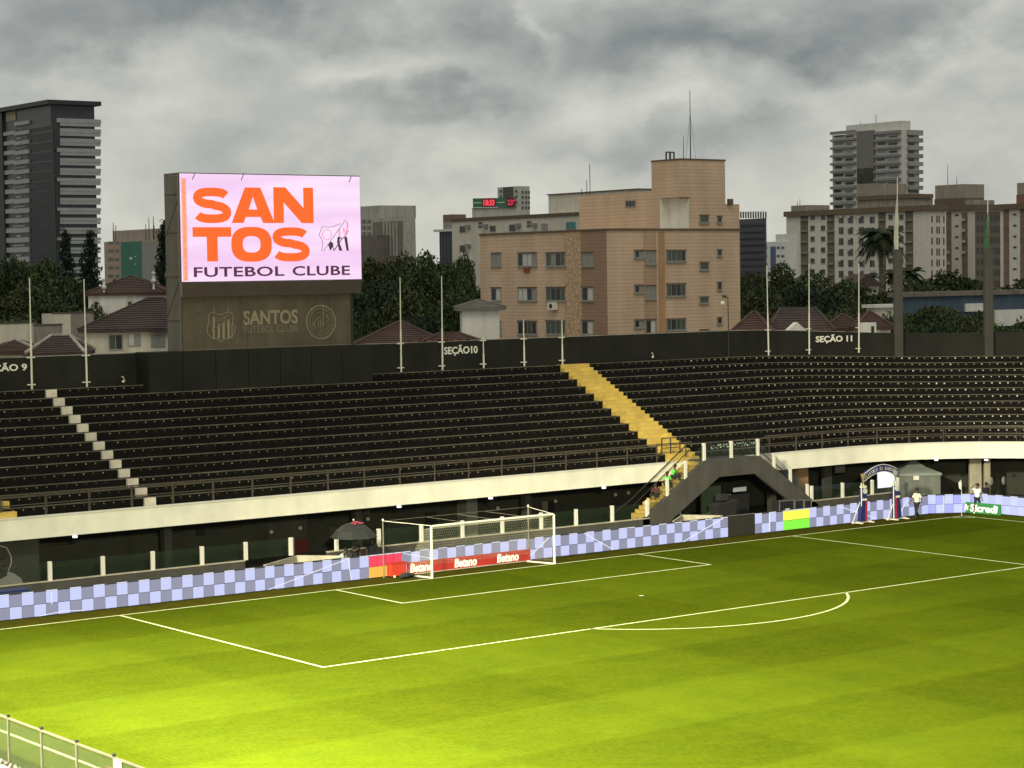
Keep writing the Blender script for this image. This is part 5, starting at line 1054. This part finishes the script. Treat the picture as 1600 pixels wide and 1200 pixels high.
for x0, x1 in ((1478.9, 1486.5), (1503.6, 1511.8)):
    cc.panel('L', x0, 332, x1, 470, BRK, 'window_bay', .05)
    for i, y in enumerate(rows): cc.win('L', x0+.3, y-1, x1-.3, y+5, 2, (2, 0) if i % 3 else (0, 2)); 
    for y in rows:
        if R.random() < .5: a = cc.P('L', x0+3, y+9); cc.box(cc.x-.6, cc.x-.1, a.y-.42, a.y+.42, a.z, a.z+.6, mat('grey_ac_case_pale', (.42, .41, .37), .6), 'air_conditioner')
for y in rows: cc.win('L', 1492.6, y-1, 1497.8, y+1.8, 2, (0, 0))
cc.panel('F', 1524, 331, 1562.5, 480, mat('brown_wing_painted_shade', (.13, .11, .085), .85, var=.15), 'wing_wall', .1)  # dark shading of the side face put into the panel colour
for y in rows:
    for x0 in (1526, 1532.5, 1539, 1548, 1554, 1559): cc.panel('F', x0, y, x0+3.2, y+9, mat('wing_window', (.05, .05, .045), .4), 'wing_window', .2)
tank(cc, 1461, 1505, 290, 311, TK, 'water_tank', 3); tank(cc, 1460, 1505, 311.2, 330, BRN, 'tank_base', 2.5); tank(cc, 1505.5, 1521, 313, 330, TK, 'roof_house', 3)
ce = cream('third cream block cut by the right edge of the view', 1660, 500, 1563, 1690, 324)
for x0, x1 in ((1568.6, 1576.8), (1594.4, 1602)):
    ce.panel('L', x0, 326, x1, 480, BRK, 'window_bay', .05)
    for i, y in enumerate(rows): ce.win('L', x0+.3, y-5, x1-.3, y+1, 2, (2, 0) if i % 2 else (1, 2))
for y in rows: ce.win('L', 1583, y-2, 1588.6, y+1, 2, (0, 0))
tank(ce, 1589, 1640, 286, 304, TK, 'water_tank', 3); tank(ce, 1588, 1642, 304.2, 330, mat('red_brown_base', (.2, .09, .06)), 'tank_base', 2.5)
for b, px, y0, y1 in ((cc, 1481, 257, 290), (cc, 1495, 276, 290), (ca, 1250, 310, 322), (ca, 1246, 314, 322)): p = onx(px, y1, b.x+5); MB().bar((5, p.y-b.y, p.z), (5, p.y-b.y, onx(px, y0, b.x+5).z), .2, .1, k=5).build('antenna', DARKM, b.t)
# ---- tall tower at the right
TL = mat('tower_hazed_wall', (.52, .51, .47), .8, var=.12, scale=.25); TGr = mat('tower_hazed_band', (.22, .21, .2), .8, var=.08)  # distance haze put into the lightened wall and band colours
rt_ = Bld('tower_block', 'tall grey banded apartment tower behind the cream block', 'building', 1411, 740, 1302, 1437, 203, TL)
rt_.panel('L', 1340.8, 203, 1367.4, 287, mat('tower_core', (.16, .155, .145), .8, var=.15), 'core_wall', .6)
for i in range(18):
    y = 203+i*12.35; h_ = 8 if i == 0 else 6.4
    for a, b_ in ((1300.5, 1338), (1368.5, 1408)): rt_.panel('L', a, y, b_, y+h_, TGr, 'floor_band', 1.2)
    rt_.panel('F', 1417, y+1, 1438.6, y+1+h_*.9, TGr if i % 2 else mat('band_light_grey', (.27, .265, .25)), 'floor_band', 1.2)
    for a, b_ in ((1303, 1318), (1320, 1334), (1370, 1384), (1388, 1404)):
        k = R.random(); rt_.panel('L', a+R.random()*3, y+h_+.6, b_-R.random()*4, y+11.4, (PANES[0] if k < .55 else PANES[1] if k < .8 else mat('blue_curtain', (.3, .36, .38))), 'window_strip', .15)
    rt_.panel('F', 1419, y+h_+1, 1428 if R.random() < .6 else 1434, y+11.6, PANES[0], 'window_strip', .15)
rt_.box(rt_.x+2, rt_.x1-2, rt_.y+2, onx(1322, 200, rt_.x+2).y, rt_.z1, onx(1330, 195.5, rt_.x+2).z, TL, 'roof_house')
for px, y0 in ((1345, 190), (1350, 193), (1369, 178)): p = onx(px, 197, rt_.x+5); MB().bar((5, p.y-rt_.y, p.z), (5, p.y-rt_.y, onx(px, y0, rt_.x+5).z), .3, .15, k=5).build('antenna', DARKM, rt_.t)
rt_.panel('L', 1342, 262, 1366, 286, mat('foliage_mural_dark', (.035, .04, .03), .8, var=.8, scale=.3), 'dark_panel', .8)

# ---- houses with tiled roofs
ROOF = mat('brown_roof_tiles', (.046, .03, .026), .85, var=.4, scale=.8, bump=.6, bscale=4, stretch=(1, 1, 1)); ROOF2 = mat('red_brown_roof_tiles', (.055, .028, .022), .85, var=.45, scale=.8, bump=.6, bscale=4); RIDGE = mat('pale_ridge_mortar', (.3, .27, .24), .9, var=.4, scale=2)
HW = mat('cream_house_wall', (.5, .47, .38), .85, var=.1, dirt=.2); HWW = mat('white_house_wall', (.58, .57, .52), .85, var=.08, dirt=.15)
def slope(mb, a, b, c, d, n):
    """courses of tiles from the eave a-b up to the ridge d-c, each course lapped over the one below"""
    a, b, c, d = map(Vector, (a, b, c, d)); nr = (b-a).cross(d-a).normalized(); nr = nr if nr.z > 0 else -nr
    for i in range(n):
        t0, t1 = i/n, (i+1)/n; p0, p1, p2, p3 = a.lerp(d, t0), b.lerp(c, t0), b.lerp(c, t1), a.lerp(d, t1); u = nr*.07
        mb.quad(p0+u, p1+u, p2+nr*.01, p3+nr*.01); mb.quad(p0, p1, p1+u, p0+u)
def house(label, px0, px1, D, dep, ye, yr, wallm, roofm, over=.5, hip=1., n=10, tw=.06, ridge=True):
    """front eave from column px0 to px1 at row ye, D metres ahead, ridge seen at row yr"""
    pm = (px0+px1)/2; a = atd(px0, ye, D); b = atd(px1, ye+(px1-px0)*-.0156, D); rz = math.atan2(b.y-a.y, b.x-a.x)+tw; w = (b-a).length; ze = a.z
    m_ = atd(pm, yr, D+dep/2); zr = max(m_.z, ze+.5)
    t = thing('house', label, 'house', (a.x, a.y, 0), rz)
    MB().box(over, w-over, over, dep, 0, ze-.2).build('wall', wallm, t)
    X0, X1, Y0_, Y1_ = 0, w, 0, dep+over; rf = MB(); V = lambda x, y, z: Vector((x, y, z))
    k = min((Y1_-Y0_)/2*hip, (X1-X0)/2-.05); r0_, r1_ = V(X0+k, (Y0_+Y1_)/2, zr), V(X1-k, (Y0_+Y1_)/2, zr)
    for s_ in ((V(X0, Y0_, ze), V(X1, Y0_, ze), r1_, r0_), (V(X1, Y1_, ze), V(X0, Y1_, ze), r0_, r1_), (V(X0, Y1_, ze), V(X0, Y0_, ze), r0_, r0_), (V(X1, Y0_, ze), V(X1, Y1_, ze), r1_, r1_)): slope(rf, *s_, n)
    rf.box(X0, X1, Y0_, Y1_, ze-.2, ze-.003); rf.build('roof_tiles', roofm, t, kind='stuff')
    rg = MB(); rg.bar(r0_, r1_, .22)
    for c_, r_ in (((X0, Y0_), r0_), ((X0, Y1_), r0_), ((X1, Y0_), r1_), ((X1, Y1_), r1_)): rg.bar(V(*c_, ze+.05), r_, .2)
    rg.build('ridge_tiles', RIDGE if ridge == 'pale' else roofm, t)
    t['_f'] = 0; del t['_f']
    def loc(px, py):   # point on the front wall plane, in the house's frame
        n_ = Vector((-math.sin(rz), math.cos(rz), 0)); o_ = Vector((a.x, a.y, 0))+n_*over; d = ray(px, py); k_ = (o_-CAMP).dot(n_)/d.dot(n_); P_ = CAMP+d*k_-Vector((a.x, a.y, 0))
        return Vector((P_.x*math.cos(rz)+P_.y*math.sin(rz), over, P_.z))
    return t, loc
def hwin(t, loc, x0, x1, y0, y1, pn):
    p, q = loc(x0, y1), loc(x1, y0); me, w2, h2, t_ = win_mesh(q.x-p.x, q.z-p.z, 2); o = place(me, 'window', FRAME, t, loc=(p.x, p.y-.01, p.z))
    for i in range(2): ww = (w2-2*t_)/2; place(pane_mesh(ww-.01, h2-2*t_, PANES[pn[i]]), 'pane', None, o, loc=(t_+ww*i, 0, t_))
def hp(px, py, D): return atd(px, py, D)
h1, lc = house('cream house with brown tiled hip roof and three windows left of the scoreboard', 122, 345, 150, 8, 516, 467, HW, ROOF, .4, 1.05, 14)
for w_, pn in zip(((170, 191, 521, 547), (200, 220.5, 520.5, 541), (236, 257, 520.5, 542)), ((3, 0), (2, 1), (1, 1))): hwin(h1, lc, *w_, pn)
h2_, lc = house('old white house with dark red roof and arched windows behind the cream house', 132, 262, 200, 8, 459, 432, HWW, ROOF2, .3, .9, 10)
for px in (150, 203, 233):
    p, q = lc(px-6, 482), lc(px+6, 462); w_ = q.x-p.x; pl_ = [Vector((0, 0, p.z)), Vector((w_, 0, p.z)), Vector((w_, 0, q.z-.4)), Vector((w_*.75, 0, q.z-.1)), Vector((w_/2, 0, q.z)), Vector((w_*.25, 0, q.z-.1)), Vector((0, 0, q.z-.4))]
    MB().prism(pl_, (0, -.06, 0), (0, -.005, 0)).build('window_surround', mat('stone_trim', (.4, .37, .3)), h2_, loc=(p.x, p.y, 0)); MB().box(w_*.28, w_*.72, -.09, -.061, p.z+.1, q.z-.55).build('window', PANES[0], h2_, loc=(p.x, p.y, 0))
fn = MB().bar((0, 0, -.9), (0, 0, -.3), .25, .12, k=8).ball((0, 0, -.1), .24, 8, 6).bar((0, 0, 0), (0, 0, .5), .3, .1, k=8).ball((0, 0, .6), .17, 8, 6).mesh('finial')
for px, py in ((162.5, 447), (240, 437)): p = lc(px, py); place(fn, 'finial', HWW, h2_, loc=(p.x, .2, p.z))
# dark roofs at the very left
house('dark old tiled roof low behind the wall at the far left edge', -40, 62, 146, 6, 551, 532, HW, ROOF2, .3, .8, 9, ridge='pale')
house('dark tiled roof with pale ridge mortar between the left net poles', 40, 131, 140, 5, 553, 524, HW, ROOF, .3, .5, 10, ridge='pale')
for x0, x1, y0, D, lb in ((-30, 56, 505, 166, 'pale weathered yard wall at the far left'), (57, 97, 508, 168, 'grey weathered parapet wall beside the pale yard wall'), (86, 110, 490, 172, 'tall pale block end behind the grey parapet at the left'), (110, 146, 489, 178, 'brown grey low wall left of the cream house roof')):
    p = hp(x0, y0, D); q = ony(x1, y0, p.y); t = thing('yard_wall', lb, 'wall', (p.x, p.y, 0)); MB().box(0, q.x-p.x, 0, .5 if x0 != 86 else 2.5, 0, q.z).build('wall', HW if x0 in (-30, 86) else mat('grey_weathered_wall', (.2, .185, .15), .9, var=.3, dirt=.3), t); MB().box(-.05, q.x-p.x+.05, -.05, .55, q.z+.002, q.z+.12).build('coping', GREYC, t)
# roofs right of the scoreboard
house('wide red-brown tiled hip roof behind the wall right of the scoreboard', 552, 700, 150, 7, 540, 503, HW, ROOF2, .4, 1., 12)
house('lower tiled roof with white mortar just left of the peach building', 655, 754, 141, 3.5, 537, 521, HW, ROOF2, .2, .8, 6)
house('white house gable with pale eaves left of the peach building', 713, 790, 165, 5, 482, 469, HWW, mat('grey_roof', (.13, .12, .105), .85, var=.3), .45, .9, 6)
# roofs right of the peach building
for x0, x1, ye, yr, D, m, lb in ((1140, 1207, 521, 487, 152, ROOF2, 'red-brown roof touching the right side of the peach building'), (1200, 1304, 518, 482, 158, ROOF, 'large dark tiled roof behind the second net pole at the right'), (1288, 1350, 514, 491, 168, ROOF2, 'small tiled roof left of the right-hand net pole'), (1338, 1398, 512, 487, 165, ROOF2, 'tiled roof right of the right-hand net pole')):
    house(lb, x0, x1, D, 4.5, ye, yr, HW, m, .25, R.choice((.5, .75, 1.1)), 9, tw=R.uniform(-.25, .25))
a = ony(1229, 519, atd(1229, 519, 153).y); t = thing('gable_wall', 'white triangular gable wall in front of the large dark tiled roof', 'wall', (a.x, a.y, 0)); b_ = ony(1262, 519, a.y); c_ = ony(1246, 503.5, a.y)
MB().prism([Vector((0, 0, 0)), Vector((b_.x-a.x, 0, 0)), Vector((b_.x-a.x, 0, a.z)), Vector((c_.x-a.x, 0, c_.z)), Vector((0, 0, a.z))], (0, 0, 0), (0, .4, 0)).build('wall', HWW, t)
a = ony(1358, 513, atd(1358, 513, 155).y); t = thing('rooftop_room', 'little white rooftop room with dark opening at the foot of the right trees', 'building', (a.x, a.y, 0)); MB().box(0, .75, 0, 1, 8, a.z+.4).build('wall', HWW, t); MB().box(.2, .5, -.02, -.002, a.z-.35, a.z+.15).build('window', PANES[0], t)
# blue warehouse and long low walls at the right
a = hp(1409, 466, 250); wh = thing('warehouse', 'long low warehouse with faded blue walls behind the two dark columns', 'building', (a.x, a.y, 0)); Lw = ony(1720, 466, a.y).x-a.x; BLU = mat('faded_blue_wall', (.045, .075, .105), .8, var=.35, scale=.5, dirt=.3)
zt2 = ony(1500, 462, a.y).z; MB().box(0, Lw, 0, 1.5, 0, zt2).build('wall', BLU, wh); MB().box(-.3, Lw, -.4, 2, zt2+.003, zt2+.55).build('roof', mat('stained_roof', (.14, .12, .1), .85, var=.5, scale=.7), wh)
for x0, x1, y0, y1 in ((1510, 1541, 473.5, 487), (1556, 1600, 483, 510)): p, q = ony(x0, y1, a.y-.3), ony(x1, y0, a.y-.3); MB().box(p.x-a.x, q.x-a.x, -.3, -.01, p.z, q.z).build('white_wall_panel', HWW, wh)
p = hp(1366, 481, 200); q = ony(1402, 481, p.y); t = thing('low_roof', 'pale flat low roof at the foot of the tall palm', 'roof', (p.x, p.y, 0)); MB().box(0, q.x-p.x, 0, 1, 0, p.z).build('wall', HW, t); MB().box(-.3, q.x-p.x+.3, -.3, 1.3, p.z, p.z+.3).build('slab', HWW, t)
p = hp(1334, 447, 270); q = ony(1372, 447, p.y); t = thing('low_house', 'pale low house behind the trees left of the tall palm', 'house', (p.x, p.y, 0)); MB().box(0, q.x-p.x, 0, 2, 0, p.z).build('wall', HW, t); MB().prism([Vector((-.5, 0, p.z)), Vector((q.x-p.x+.5, 0, p.z)), Vector((q.x-p.x-2, 0, p.z+1.5)), Vector((2, 0, p.z+1.5))], (0, -.4, 0), (0, 2.4, 0)).build('roof', ROOF, t)

# ================================================================== TREES
import numpy as np
LM = [leaf_mat('deep_green_foliage', (.022, .037, .012)), leaf_mat('dark_olive_foliage', (.034, .046, .015)), leaf_mat('mid_green_foliage', (.040, .060, .018)), leaf_mat('blue_green_foliage', (.016, .029, .014))]
BARK = mat('bark', (.07, .055, .04), .9, var=.3, scale=3)
def cards(P, Nn, size, rng, name):
    """one mesh of small leaf-clump quads at points P with rough normals Nn"""
    n = len(P); t = np.cross(Nn, rng.normal(size=(n, 3))); t /= np.linalg.norm(t, axis=1)[:, None]+1e-9; b = np.cross(Nn, t); s = size*(.6+.8*rng.random(n))[:, None]
    q = np.stack([P-t*s-b*s*.6, P+t*s-b*s*.5, P+t*s*.8+b*s*.6, P-t*s*.7+b*s*.7], 1).reshape(-1, 3)
    me = bpy.data.meshes.new(name); me.vertices.add(4*n); me.vertices.foreach_set('co', q.ravel()); me.loops.add(4*n); me.loops.foreach_set('vertex_index', np.arange(4*n, dtype=np.int32))
    me.polygons.add(n); me.polygons.foreach_set('loop_start', np.arange(0, 4*n, 4, dtype=np.int32)); me.polygons.foreach_set('loop_total', np.full(n, 4, dtype=np.int32)); me.update(); me.validate(); return me
def crown_mesh(seed, nb=20, per=1150, flat=.8):
    """unit crown (radius about 1, centre at 0): leaf clumps on many lobes of uneven size"""
    rng = np.random.default_rng(seed); Ps, Ns = [], []
    for i in range(nb):
        th = rng.uniform(0, 2*PI); ph = math.acos(rng.uniform(-.7, .97)); r = rng.uniform(.42, .8); c = np.array([math.sin(ph)*math.cos(th)*r, math.sin(ph)*math.sin(th)*r, math.cos(ph)*r*flat]); R_ = rng.uniform(.22, .42)
        d = rng.normal(size=(per, 3)); d /= np.linalg.norm(d, axis=1)[:, None]; rad_ = R_*(.55+.5*rng.random(per)**.5)*(1+.25*np.sin(d[:, 0]*7+i)*np.cos(d[:, 2]*6))
        Ps.append(c+d*rad_[:, None]*np.array([1, 1, .8])); nn = d+.8*rng.normal(size=(per, 3)); Ns.append(nn/np.linalg.norm(nn, axis=1)[:, None])
    return cards(np.concatenate(Ps), np.concatenate(Ns), .027, rng, 'crown')
CM = [crown_mesh(s) for s in (1, 2, 3, 4, 5)]
def tree(px, ptop, wpx, D, km, label, tall=.85, group=None, z0=0.):
    w = wpx*D/FPX/2*1.42; top = atd(px, ptop-(6 if ptop < 455 else 2), D); h = max(w*tall, top.z*.46); cz = top.z-h*.93
    t = thing('tree', label, 'tree', (top.x, top.y, z0), R.uniform(0, 6), group)
    i = R.randrange(5); me = CM[i].copy() if False else CM[i]; o = bpy.data.objects.new('crown', me); C.objects.link(o); o.parent = t; o.location = (0, 0, cz-z0); o.scale = (w, w, h/.95); o.rotation_euler = (0, 0, R.uniform(0, 6))
    if not len(me.materials): me.materials.append(LM[0])
    o.material_slots[0].link = 'OBJECT'; o.material_slots[0].material = LM[km]
    b = MB(); b.bar((0, 0, 0), (0, 0, max(1., cz-h*.5)), .5, .32, k=8)
    for k in range(5): a = k*1.26+R.random(); b.bar((0, 0, max(.8, cz-h*.7)), (w*.55*math.cos(a), w*.55*math.sin(a), cz+h*.2), .25, .08, k=6)
    b.build('trunk', BARK, t); return t
GT_ = 'trees beyond the terrace wall'
for px, pt, w_, D, km, lb in (
    (47, 376, 105, 290, 2, 'large round dark tree before the glass tower at the far left'), (5, 398, 80, 270, 0, 'dark tree cut by the left edge of the view'), (84, 425, 110, 260, 0, 'dark tree left of the first conifer, below the glass tower'), (22, 440, 120, 235, 1, 'broad olive tree behind the leftmost net pole'),
    (150, 440, 70, 250, 3, 'dark tree at the foot of the two conifers'), (84, 462, 120, 215, 0, 'low dark tree above the pale yard wall'), (22, 478, 110, 205, 2, 'low mid-green tree above the yard wall at the left edge'), (125, 470, 90, 200, 1, 'low olive tree behind the grey parapet'), (198, 417, 76, 300, 1, 'low rounded tree in front of the building with the green panel'),
    (604, 387, 84, 300, 1, 'rounded tree in front of the grey concrete building'), (566, 420, 80, 250, 0, 'dark tree touching the right side of the scoreboard'), (684, 389, 86, 290, 2, 'taller open tree left of the off-white block'), (645, 405, 100, 260, 0, 'dark tree in the middle of the clump right of the scoreboard'), (722, 396, 52, 270, 1, 'tree before the slate blue wing'),
    (734, 424, 60, 230, 2, 'green tree against the left edge of the peach building'), (600, 440, 120, 215, 3, 'broad low dark tree above the red-brown roof'), (668, 440, 120, 210, 1, 'broad low olive tree behind the tall net poles'), (720, 455, 80, 200, 0, 'low dark tree above the white house gable'), (580, 475, 70, 190, 0, 'small dark tree at the right foot of the scoreboard'), (655, 478, 100, 185, 3, 'lowest dark tree behind the red-brown roof'),
    (1200, 409, 84, 300, 1, 'tree before the low white building'), (1168, 425, 60, 250, 0, 'dark tree against the right edge of the peach building'), (1232, 430, 90, 270, 0, 'dark tree behind the gap between the first right net poles'), (1290, 419, 96, 270, 2, 'rounded tree before the long cream block'), (1324, 428, 60, 280, 0, 'dark tree left of the pale low house'), (1262, 442, 110, 235, 3, 'broad dark tree behind the middle right net pole'),
    (1180, 448, 100, 210, 1, 'low olive tree behind the first right net pole'), (1225, 460, 100, 200, 0, 'low dark tree above the large dark tiled roof'), (1340, 462, 70, 220, 1, 'small olive tree left of the tall palm trunk'), (1305, 458, 90, 205, 2, 'low green tree between the right net poles'),
    (1482, 422, 104, 330, 0, 'dome shaped dark tree before the second cream block'), (1440, 440, 80, 310, 2, 'green tree between the left dark column and the dome shaped tree'), (1530, 445, 60, 310, 1, 'low tree left of the right dark column'), (1592, 434, 56, 320, 0, 'dark tree at the right edge before the third cream block'),
    (1415, 446, 90, 300, 0, 'dark tree behind the left dark column'), (1555, 440, 80, 330, 2, 'tree between the right dark column and the right edge'), (1150, 440, 70, 290, 0, 'tree just showing beyond the right edge of the peach building'), (1355, 446, 70, 270, 1, 'olive tree just left of the tall palm trunk'),
    (1443, 466, 120, 190, 1, 'bushy tree before the blue warehouse right of the left column'), (1496, 468, 110, 185, 0, 'dark bushy tree before the blue warehouse'), (1385, 476, 76, 175, 2, 'yellow-green bushy tree left of the left dark column'), (1528, 480, 80, 175, 1, 'small bush left of the right dark column'), (1572, 484, 90, 180, 2, 'bush before the white warehouse panel right of the right column'), (1612, 478, 80, 178, 1, 'bush cut by the right edge of the view'), (1412, 488, 60, 170, 0, 'low dark bush just behind the left dark column'), (1465, 492, 90, 168, 3, 'low dark hedge-like bush above the wall between the columns')):
    tree(px, pt, w_, D, km, lb, .85 if pt < 460 else .7, GT_)
# conifers (whorled drooping branches)
def conifer_mesh(seed, H=1., R0_=.18):
    rng = np.random.default_rng(seed); Ps, Ns = [], []
    nt2 = 34
    for i in range(nt2):
        f = i/nt2; z = .04+.95*f; rr_ = R0_*(1-f)**.75*(.85+.3*rng.random())+.012; nb = 9
        for k in range(nb):
            a = rng.uniform(0, 2*PI); m_ = max(6, int(60*(1-f)+10)); u = rng.random(m_)**.8; L_ = rr_*rng.uniform(.7, 1.15)
            P = np.stack([np.cos(a)*u*L_, np.sin(a)*u*L_, z-.02*np.sin(u*PI)+.028*u**2-.01], 1)+rng.normal(size=(m_, 3))*.007; Ps.append(P); n_ = rng.normal(size=(m_, 3))+[0, 0, 1.]; Ns.append(n_/np.linalg.norm(n_, axis=1)[:, None])
    return cards(np.concatenate(Ps), np.concatenate(Ns), .0085, rng, 'crown')
for i, (px, pt, pb_, wpx, D, lb) in enumerate(((101, 352, 500, 42, 275, 'left of the two tall dark conifers before the glass tower'), (140, 354, 500, 44, 278, 'right of the two tall dark conifers before the glass tower'), (254, 338, 500, 38, 225, 'tall dark conifer half hidden by the left flank of the scoreboard'))):
    top = atd(px, pt, D); t = thing('conifer_tree', lb, 'tree', (top.x, top.y, 0), i*1.3); me = conifer_mesh(20+i); H_ = top.z; w_ = wpx*D/FPX; o = place(me, 'crown', LM[3], t, scale=(w_/2/.11, w_/2/.11, H_)); MB().bar((0, 0, 0), (0, 0, H_*.97), .45, .05, k=8).build('trunk', BARK, t)
# palms
def palm(px, pc, tw, crown_px, D, label, nf=22, droop=1.):
    c = atd(px, pc, D); r = crown_px*D/FPX/2; t = thing('palm_tree', label, 'palm tree', (c.x, c.y, 0))
    b = MB(); w = tw*D/FPX; hh = c.z
    for i in range(6): f0, f1 = i/6, (i+1)/6; b.bar((0, 0, hh*f0), (0, 0, hh*f1), w*(1.15-.35*f0), w*(1.15-.35*f1), k=10)
    b.build('trunk', mat('palm_trunk', (.13, .11, .08), .85, var=.25, scale=2), t); MB().bar((0, 0, hh-.3), (0, 0, hh+1.1), w*.75, w*.4, k=8).build('crown_shaft', LM[2], t)
    for k in range(nf):
        a = k*2.4; el = (.9-1.3*(k/nf))*droop; L_ = r*R.uniform(.85, 1.1); fm = MB(); N_ = 14; prev = None
        for j in range(N_+1):
            u = j/N_; p = Vector((math.cos(a)*L_*u, math.sin(a)*L_*u, .9+L_*(math.sin(el)*u*1.2-.75*u*u)))
            if prev is not None:
                fm.bar(prev, p, .05, .03, k=3); sd_ = Vector((-math.sin(a), math.cos(a), 0)); ll = L_*.3*math.sin(PI*(.12+.85*u))
                for s_ in (-1, 1):
                    for q_ in (.0, .5): m_ = prev.lerp(p, q_); tip = m_+sd_*s_*ll+(p-prev)*1.2-Vector((0, 0, ll*.55)); wv = (p-prev).normalized()*.16; fm.quad(m_-wv, m_+wv, tip)
            prev = p
        fm.build('frond', LM[R.choice((0, 1, 3))], t, loc=(0, 0, hh))
palm(1377, 376, 6.5, 84, 300, 'tall palm with a full crown standing before the long cream block', 34)
palm(1398, 440, 5, 46, 285, 'short palm right beside the trunk of the tall palm', 16, 1.3); palm(1424, 436, 5, 44, 290, 'short palm right of the left dark column', 16, 1.4); palm(1358, 445, 5, 40, 280, 'short palm left of the trunk of the tall palm', 14, 1.3)

# ================================================================== FLOODLIGHTS of the ground (they stand beside the near touchline, out of the picture)
def floodlight(x, y, z, tx, ty, power, label, size=60, col=(1, .93, .66), blend=.85):
    t = thing('floodlight_mast', label, 'floodlight', (x, y, 0)); MB().bar((0, 0, 0), (0, 0, z), .6, .35, k=10).build('mast', GREYC, t)
    d = (Vector((tx, ty, 0))-Vector((x, y, z))).normalized(); rot = d.to_track_quat('-Z', 'Y').to_euler()
    hd = MB().box(-1.8, 1.8, -1.2, 1.2, .25, .5); ho = hd.build('lamp_head', DARKM, t, loc=(0, 0, z), rot=rot)
    for i in range(12): place(MB().box(-.24, .24, -.24, .24, .2, .25).mesh('lamp_glass') if i == 0 else bpy.data.meshes['lamp_glass'], 'lamp_glass', mat('lamp_glass', (.8, .8, .7)), t, loc=ho.location+ho.rotation_euler.to_matrix() @ Vector((-1.3+.87*(i % 4), -.8+.8*(i//4), 0)), rot=rot)
    l = bpy.data.lights.new('floodlight_beam', 'SPOT'); l.energy = power; l.spot_size = rad(size); l.spot_blend = blend; l.shadow_soft_size = 1.4; l.color = col
    o = bpy.data.objects.new('floodlight_beam', l); C.objects.link(o); o.parent = t; o.rotation_euler = rot; o.location = Vector((0, 0, z))+d*.3
floodlight(-52, -16, 26, -24, -20, 440000, 'floodlight mast beside the near touchline, nearest the goal line', 80)
floodlight(-52, -42, 26, -9, -29, 460000, 'middle floodlight mast beside the near touchline', 68)
floodlight(-62, -92, 20, 0, -10, 160000, 'lower floodlight mast behind the viewpoint, farthest from the goal', 80)
